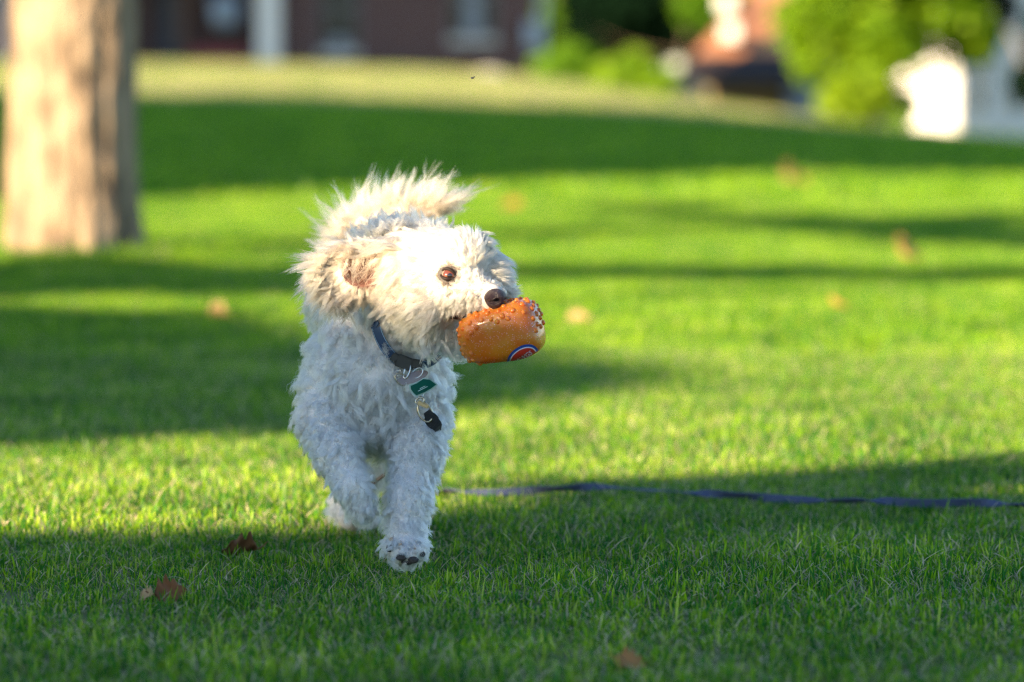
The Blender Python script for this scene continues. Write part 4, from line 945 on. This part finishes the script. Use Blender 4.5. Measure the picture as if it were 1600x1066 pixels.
# nubs: all over except the smooth printed band low on the outer side
def toy_ray(px, py):
    y = 4.84
    while y < 5.0:
        P_ = W(px, py, y)
        if toy_f(P_) < 1: return P_
        y += .0004
    return None
gold = (1 + 5 ** .5) / 2; nub_me = None; nb_i = 0
bm = bmesh.new(); bmesh.ops.create_uvsphere(bm, u_segments=12, v_segments=8, radius=.0036); nub_me = bpy.data.meshes.new('nub'); bm.to_mesh(nub_me); bm.free(); nub_me.materials.append(M_toy)
nub_me.polygons.foreach_set('use_smooth', [True] * len(nub_me.polygons))
for i in range(230):
    z = 1 - 2 * (i + .5) / 230; a = 2 * math.pi * i / gold; d = np.array([math.cos(a) * math.sqrt(1 - z * z), math.sin(a) * math.sqrt(1 - z * z), z]) + rng.normal(0, .03, 3)
    q = toy_dir(d[None])[0]; lc = np.array([(q - BC) @ bu, (q - BC) @ bv, (q - BC) @ bw]) / BA
    if (lc[2] < .42 and lc[0] > -.55): 
        if not (lc[0] > .93 and lc[2] > -.2): continue
    o = bpy.data.objects.new('nub', nub_me); C.objects.link(o); o.parent = toy; s_ = rng.uniform(.85, 1.15); o.scale = (s_,) * 3
    o.location = Vector(tuple(q - BC - toy_n(q[None])[0] * .0010))
# printed logo
M_lblue = simple('print_blue', (.012, .06, .30), .35); M_lwhite = simple('print_white', (.75, .68, .80), .4); M_lred = simple('print_red', (.60, .035, .02), .35)
LC_ = np.array([802, 562]); la = R(-33); lx = np.array([math.cos(la), math.sin(la)]); ly = np.array([math.sin(la), -math.cos(la)])   # photo plane axes of the print
def put_print(name, pts2, faces, m, off, par):
    """lay a flat print (in pixels along lx, ly) on the curved shell"""
    V_ = []
    for (a, b_) in pts2:
        q2 = np.array([800., 563.]) + lx * a + ly * b_; q = toy_ray(*q2)
        if q is None:
            for k in range(1, 60):
                q2 = q2 + (np.array([781, 519]) - q2) * .01; q = toy_ray(*q2)
                if q is not None: break
        V_.append(q + toy_n(q[None])[0] * off)
    return mesh_obj(name, V_, faces, m, par, True)
def arch(w_, h_, x0, y0, n_=40):
    t = np.linspace(math.pi, 0, n_); return [(x0 + w_ * math.cos(a), y0 + h_ * math.sin(a) ** .8) for a in t]
def fan_rows(outer, inner):
    P_ = outer + inner; k = len(outer); return P_, [(i, i + 1, k + i + 1, k + i) for i in range(k - 1)]
X0, Y0 = 16, -9
o1, o2, o3 = arch(27, 21, X0, Y0), arch(23.5, 17.2, X0, Y0), arch(21.8, 15.6, X0, Y0)
for nm, a_, b_, m_ in (('logo_arch', o1, o2, M_lblue), ('logo_line', o2, o3, M_lwhite)):
    mid_ = [((x + u) / 2, (y + v) / 2) for (x, y), (u, v) in zip(a_, b_)]
    P1, F1 = fan_rows(a_, b_); put_print(nm, P1, F1, m_, .0004, toy)
rows = 8; P1 = []; 
for j in range(rows + 1): P1 += [(X0 + (x - X0), Y0 + (y - Y0) * (1 - j / rows)) for x, y in o3]
k = len(o3); F1 = [(j * k + i, j * k + i + 1, (j + 1) * k + i + 1, (j + 1) * k + i) for j in range(rows) for i in range(k - 1)]
field = put_print('logo_field', P1, F1, M_lred, .0004, toy)
def text_geo(s, size, font_ext=0):
    cu = bpy.data.curves.new('t', 'FONT'); cu.body = s; cu.size = size; cu.align_x = 'CENTER'; cu.resolution_u = 3; cu.offset = size * .012
    o = bpy.data.objects.new('t', cu); C.objects.link(o); bpy.context.view_layer.update(); me = o.to_mesh(); V_ = [v.co[:] for v in me.vertices]; F_ = [tuple(p_.vertices) for p_ in me.polygons]; o.to_mesh_clear(); bpy.data.objects.remove(o); return V_, F_
Vx, Fx = text_geo('DAWGS', 9.2)
put_print('lettering', [(X0 + x * .98, Y0 + .8 + y * 1.0 + .6 * abs(x) / 12 * 0) for x, y, _ in Vx], Fx, M_lwhite, .0009, toy)

# ================================================================== COLLAR, TAGS, LEASH
M_strap, nt, p = mat('blue_webbing'); n = nt.nodes; l = nt.links
g = n.new('ShaderNodeNewGeometry'); wv = n.new('ShaderNodeTexWave'); wv.inputs['Scale'].default_value = 260; wv.inputs['Distortion'].default_value = 2; l.new(g.outputs['Position'], wv.inputs['Vector'])
mx = n.new('ShaderNodeMix'); mx.data_type = 'RGBA'; mx.inputs[6].default_value = (.010, .024, .062, 1); mx.inputs[7].default_value = (.022, .065, .16, 1); l.new(wv.outputs['Fac'], mx.inputs[0]); l.new(mx.outputs[2], p.inputs['Base Color']); p.inputs['Roughness'].default_value = .75
bp = n.new('ShaderNodeBump'); bp.inputs['Strength'].default_value = .5; bp.inputs['Distance'].default_value = .0008; l.new(wv.outputs['Fac'], bp.inputs['Height']); l.new(bp.outputs[0], p.inputs['Normal'])
M_edge = simple('pale_blue_stitching', (.20, .32, .44), .7); M_blk = simple('black_plastic', (.012, .014, .018), .4); M_blackweb = simple('black_webbing', (.012, .014, .016), .7, bump=.5, scale=900)
M_metal = simple('polished_steel', (.62, .60, .56), .18, metal=1.); M_brass = simple('worn_nickel', (.45, .38, .28), .25, metal=1.); M_bronze = simple('dark_bronze_tag', (.22, .16, .13), .3, metal=.9)
M_green = simple('green_enamel', (.006, .105, .085), .3); M_pale = simple('pale_print', (.45, .60, .58), .4)
def ribbon(name, P_, side, w_, th, m, parent, n_sub=1):
    P_ = np.asarray(P_); T, _, _ = frames(P_); s_ = side - T * (side * T).sum(1)[:, None]; s_ /= np.linalg.norm(s_, axis=1)[:, None]; nn_ = np.cross(T, s_)
    w_ = np.broadcast_to(w_, (len(P_),))[:, None]
    V_ = np.stack([P_ - s_ * w_ / 2 - nn_ * th / 2, P_ + s_ * w_ / 2 - nn_ * th / 2, P_ + s_ * w_ / 2 + nn_ * th / 2, P_ - s_ * w_ / 2 + nn_ * th / 2], 1); k = len(P_)
    F_ = [(i * 4 + j, i * 4 + (j + 1) % 4, (i + 1) * 4 + (j + 1) % 4, (i + 1) * 4 + j) for i in range(k - 1) for j in range(4)] + [(3, 2, 1, 0), tuple(range(4 * k - 4, 4 * k))]
    return mesh_obj(name, V_.reshape(-1, 3), F_, m, parent)
collar = thing('dog_collar', 'blue webbing collar with black buckle round the neck of the dog', 'collar', cpath[20])
full = np.vstack([cpath, spline([cpath[-1], cpath[-1] + [.003, .022, .008], W(668, 500, 5.11), W(632, 492, 5.135), W(600, 500, 5.12), cpath[0] + [-.003, .018, .006], cpath[0]], 40)[1:]])
T_, _, _ = frames(full); cc_ = full.mean(0); rad_ = full - cc_; axis = np.array([.45, -.30, .84]); axis /= np.linalg.norm(axis)
side = np.cross(T_, rad_ / np.linalg.norm(rad_, axis=1)[:, None]); side *= np.sign((side * axis).sum(1))[:, None]
# band faces outwards from the neck, seen from the front
frs = np.tile(axis, (len(full), 1)) * .6 + side * .4
ribbon('band', full, frs, .0145, .002, M_strap, collar)
for sg in (-1, 1):
    s_ = frs - T_ * (frs * T_).sum(1)[:, None]; s_ /= np.linalg.norm(s_, axis=1)[:, None]
    V_, F_ = tube_vf(full[:40] + s_[:40] * sg * .0066 - [0, .0012, 0], .0005, 6); mesh_obj('stitching', V_, F_, M_edge, collar, True)
def bead(name, pts, r_, m, par, n_=8, closed=False, k=24):
    P_ = spline(pts, k); V_, F_ = tube_vf(P_, r_, n_); return mesh_obj(name, V_, F_, m, par, True)
def ring(name, c, ax1, ax2, r1, r2, th, m, par, k=36):
    t = np.linspace(0, 2 * math.pi, k + 1); ax1 = np.array(ax1, float); ax2 = np.array(ax2, float); P_ = np.array([c + ax1 * math.cos(a) * r1 + ax2 * math.sin(a) * r2 for a in t])
    nrm = np.cross(ax1, ax2); a8 = np.arange(8) * math.pi / 4; V_ = []
    for i, a in enumerate(t[:-1]):
        o_ = ax1 * math.cos(a) + ax2 * math.sin(a); V_ += [P_[i] + (o_ * math.cos(b_) + nrm * math.sin(b_)) * th for b_ in a8]
    F_ = [(i * 8 + j, i * 8 + (j + 1) % 8, ((i + 1) % k) * 8 + (j + 1) % 8, ((i + 1) % k) * 8 + j) for i in range(k) for j in range(8)]
    return mesh_obj(name, V_, F_, m, par, True)
HY = on_surf(640, 580)[1] - .020      # depth of the hardware, just in front of the coat
bq = W(631, 566, HY + .002)
def obox(name, c, ax, sz, m, par, bev=.0012):
    bm = bmesh.new(); bmesh.ops.create_cube(bm, size=1); bmesh.ops.scale(bm, vec=sz, verts=bm.verts); bmesh.ops.bevel(bm, geom=bm.edges[:], offset=bev, segments=3, affect='EDGES')
    M3 = Matrix((ax[0], ax[1], ax[2])).transposed(); bmesh.ops.rotate(bm, matrix=M3, verts=bm.verts); bmesh.ops.translate(bm, vec=Vector(tuple(map(float, c))), verts=bm.verts)
    me = bpy.data.meshes.new(name); bm.to_mesh(me); bm.free(); return _fin(name, me, m, par, False)
def axes(ang, yaw=0.):
    u = Vector((math.cos(ang) * math.cos(yaw), math.sin(yaw), math.sin(ang))).normalized(); f = Vector((0, -1, 0)); w_ = f.cross(u).normalized() * -1; f = u.cross(w_); return u, w_, f
obox('buckle', bq, axes(R(-22)), (.021, .017, .008), M_blk, collar); obox('buckle', bq + [.015, .002, -.002], axes(R(-8)), (.018, .012, .007), M_blk, collar)
obox('buckle_prong', bq + [-.012, -.001, .006], axes(R(-40)), (.010, .012, .006), M_blk, collar)
ring('ring', W(636, 580, HY - .002), (.30, .25, .92), (.92, -.2, -.25), .0100, .0035, .0011, M_metal, collar)
ring('ring', W(652, 583, HY - .001), (.75, .1, .6), (-.6, .3, .75), .0085, .0055, .0009, M_metal, collar)
ring('ring', W(622, 583, HY), (.8, .2, .5), (-.4, .6, .7), .0050, .0040, .0008, M_metal, collar)
def plate(name, out2, c2, Y_, tilt, th, m, par, label=None, cat=None, curve=0.):
    """thin tag cut to an outline (photo pixels), with thickness, hanging at depth Y_"""
    k = len(out2); P_ = []
    for (a, b_) in out2: P_.append(W(a, b_, Y_ + tilt * ((b_ - c2[1]) / 1200) + curve * ((a - c2[0]) / 30) ** 2 * .004))
    P_ = np.array(P_); bk = P_ + [0, th, 0]; cf_, cb_ = P_.mean(0) - [0, .0004, 0], bk.mean(0)
    V_ = np.vstack([P_, bk, [cf_], [cb_]]); F_ = [(i, (i + 1) % k, 2 * k) for i in range(k)] + [(k + (i + 1) % k, k + i, 2 * k + 1) for i in range(k)] + [(i, i + k, (i + 1) % k + k, (i + 1) % k) for i in range(k)]
    return mesh_obj(name, V_, F_, m, par)
def shrink(o2, c, f): return [(c[0] + (a - c[0]) * f, c[1] + (b_ - c[1]) * f) for a, b_ in o2]
t = thing('id_tag', 'dark bronze oval tag hanging from the collar above the green tag', 'dog tag', W(640, 592, HY))
ov = [(645 + 24 * math.cos(a) * 1.0 + 0, 590 - 8.5 * math.sin(a) - 7.5 * math.cos(a)) for a in np.linspace(0, 2 * math.pi, 32, endpoint=False)]
plate('plate', ov, (645, 590), HY - .003, -.3, .0012, M_bronze, t)
ring('rim', W(628, 593, HY - .0045), (.8, .15, -.55), (.5, .1, .85), .0105, .0065, .0010, M_brass, t)
t = thing('id_tag', 'green enamel tag with a pale edge and faint lettering hanging from the collar', 'dog tag', W(660, 605, HY))
gt_ = [(639, 602), (650, 598), (661, 591), (672, 592), (684, 601), (676, 608), (664, 615), (650, 620.5), (645, 616), (640, 609)]
plate('plate', gt_, (660, 606), HY - .006, .5, .0011, M_pale, t)
gi2 = [(641.5, 603), (651, 599.2), (661, 592.5), (671.5, 593.5), (681.5, 601), (674, 607), (663, 613.2), (650.5, 618), (646, 614), (642, 608.5)]
plate('enamel', gi2, (660, 606), HY - .0068, .5, .0005, M_green, t)
for (a, b_, c_, d_) in ((653, 611.5, 668, 604), (656, 607.5, 670, 600.5)):
    V_, F_ = tube_vf([W(a, b_, HY - .0079), W(c_, d_, HY - .0079)], .00045, 6); mesh_obj('lettering', V_, F_, M_pale, t)
# leash: clip on the chest, black end, webbing under the belly and out along the grass
leash = thing('dog_leash', 'blue dog leash clipped to the collar and trailing over the grass to the right', 'leash', W(662, 625, HY))
ring('swivel', W(656, 626, HY - .003), (.9, 0, .3), (-.3, .2, .9), .0060, .0040, .0016, M_brass, leash)
obox('clip_body', W(661, 632, HY - .003), axes(R(-25)), (.0165, .0062, .006), M_brass, leash)
ring('clip', W(664, 644, HY - .002), (.45, 0, -.89), (.89, .1, .45), .0135, .0085, .0014, M_brass, leash)
ring('clip', W(657, 618, HY), (.3, .3, .9), (.9, -.3, -.2), .0055, .0035, .0010, M_metal, leash)
ls = spline([W(667, 643, HY), W(671, 650, HY - .002), W(677, 660, HY), W(684, 668, HY + .004), W(684, 680, HY + .05)], 16)
sd_ = np.array([[.80 - .25 * (i / 15), -.35, .45 + .35 * math.sin(i / 15 * 2.5)] for i in range(16)])
ribbon('strap_end', ls, sd_, np.array([.010, .011, .012, .013, .016, .018, .019, .019, .018, .017, .015, .013, .011, .010, .010, .010]), .0022, M_blackweb, leash)
M_leash = simple('faded_purple_blue_webbing', (.05, .065, .125), .7, noise=.35, scale=30); M_cord = simple('worn_reddish_cord', (.30, .17, .12), .7, noise=.2)
lp0 = ls[-1]
und = spline([lp0, W(672, 690, 5.17), W(640, 722, 5.22), W(612, 735, 5.24), W(583, 755, 5.3), W(570, 772, 5.55)], 40)
ribbon('strap', und, np.tile([.2, .6, .8], (40, 1)), .006, .002, M_cord, leash)
def gl(px, py, lift): q = ground_hit(px, py + 25); q = q.copy(); q[2] += lift - .025; return q
pts_ = [und[-1], gl(600, 766, .03), gl(660, 760, .036), gl(700, 757, .04), gl(770, 760, .040), gl(850, 757, .042), gl(930, 756, .045), gl(1000, 757, .042), gl(1080, 762, .042), gl(1150, 768, .044), gl(1220, 770, .040), gl(1290, 775, .042), gl(1370, 778, .045), gl(1440, 779, .042), gl(1520, 780, .044), gl(1600, 782, .042), gl(1800, 786, .04), gl(2100, 790, .03)]
gr_ = spline(pts_, 260); u = np.linspace(0, 1, 260); tw = .9 + 1.25 * np.sin(u * 26) + .4 * np.sin(u * 61 + 1)
sd_ = np.stack([np.zeros(260), np.cos(tw) , np.sin(tw)], -1); ribbon('strap', gr_, sd_, .0125, .0022, M_leash, leash)

# ================================================================== FALLEN LEAVES
def leaf_m(name, c1, c2): return leaf_mat(name, c1, c2, .25, .6, 40)
M_l1 = leaf_m('dry_leaf_brown', (.10, .045, .02), (.24, .11, .045)); M_l2 = leaf_m('dry_leaf_orange', (.36, .15, .05), (.52, .25, .08)); M_l5 = leaf_m('dry_leaf_golden', (.55, .28, .06), (.75, .45, .14)); M_l4 = leaf_m('dry_leaf_rust', (.22, .08, .03), (.32, .13, .05)); M_l3 = leaf_m('dry_leaf_tan', (.42, .26, .12), (.6, .4, .2))
def dry_leaf(label, px, py, size, m, rz, tilt, seed, stalk=True, lift=.028, curl=.5, group='fallen leaves scattered over the lawn'):
    r = np.random.default_rng(seed); c = ground_hit(px, py + 6).copy(); c[2] += lift * .55
    t = thing('fallen_leaf', label, 'leaf', c, group); nu_, nv_ = 17, 9; V_ = []
    M3 = np.array(Matrix.Rotation(rz, 3, 'Z') @ Matrix.Rotation(tilt, 3, 'X') @ Matrix.Rotation(r.uniform(-.3, .3), 3, 'Y'))
    for i in range(nu_):
        s = i / (nu_ - 1); wdt = (math.sin(math.pi * s ** .8) ** .7) * (.42 + .10 * math.cos(s * 24 + seed)) + .01
        for j in range(nv_):
            q = j / (nv_ - 1) * 2 - 1; x = (s - .5); y = q * wdt * (1 + .10 * math.sin(s * 30 + j)); z = curl * (y * y) * 1.6 + .12 * math.sin(s * 5 + seed) * curl + .05 * math.sin(s * 13 + q * 5 + seed) - .03 * math.exp(-(q / .15) ** 2)
            V_.append(c + M3 @ (np.array([x, y, z]) * size))
    F_ = [(i * nv_ + j, i * nv_ + j + 1, (i + 1) * nv_ + j + 1, (i + 1) * nv_ + j) for i in range(nu_ - 1) for j in range(nv_ - 1)]
    o = mesh_obj('blade', V_, F_, m, t, True); md = o.modifiers.new('thickness', 'SOLIDIFY'); md.thickness = .0007
    if stalk:
        P_ = spline([c + M3 @ (np.array(a) * size) for a in ((-.48, 0, .0), (-.62, .03, .06), (-.80, .06, .22))], 8); V_, F_ = tube_vf(P_, np.linspace(.0016, .0009, 8) * size / .06, 6); mesh_obj('stalk', V_, F_, m, t, True)
dry_leaf('curled brown leaf with an upright stalk where the shade begins', 374, 868, .050, M_l1, R(188), R(40), 1, lift=.024, curl=.6)
dry_leaf('rust brown leaf standing up in the shaded grass at the lower left', 266, 938, .042, M_l4, R(30), R(60), 2, lift=.026)
dry_leaf('small grey brown leaf just left of the rust brown one', 230, 940, .024, M_l3, R(-30), R(50), 3, False, lift=.024)
dry_leaf('tan leaf lying at the bottom edge of the grass', 985, 1050, .036, M_l2, R(15), R(35), 4, lift=.026)
0 and dry_leaf('tiny yellowish leaf in the shaded grass at the lower right', 1497, 1035, .02, M_l3, R(70), R(40), 11, False, lift=.03)
for k, (lb, px, py, sz, m_) in enumerate((('orange leaf in the lit grass far behind the toy', 905, 500, .06, M_l3), ('orange leaf farthest up the lawn by the dark band', 1242, 284, .19, M_l5),
        ('orange tan leaf on the lit grass at the right', 1416, 402, .12, M_l5), ('small orange leaf below and left of the larger one at the right', 1309, 492, .06, M_l5),
        ('dry leaf in the grass between the trunk and the dog', 345, 494, .08, M_l3), ('faint orange leaf in the sunny grass right of the tail', 800, 322, .09, M_l2))):
    dry_leaf(lb, px, py, sz, m_, R(37 * k), R(30 + 9 * (k % 3)), 20 + k, False, lift=.07 if k in (1, 2, 3) else .028)
# a fly in the air
fc = W(738, 122, 5.02); t = thing('fly', 'tiny dark fly in the air above the tail of the dog', 'insect', fc)
V_, F_ = blob(fc, .0016, 3, 5, (1.5, 1, .8), .05); mesh_obj('body', V_, F_, M_blk, t, True)
for sg in (-1, 1): mesh_obj('wing', [fc + [.0006, 0, .001], fc + [.0032, sg * .002, .0026], fc + [.0038, sg * .0032, .0008], fc + [.0012, sg * .0008, .0002]], [(0, 1, 2, 3)], M_blk, t)
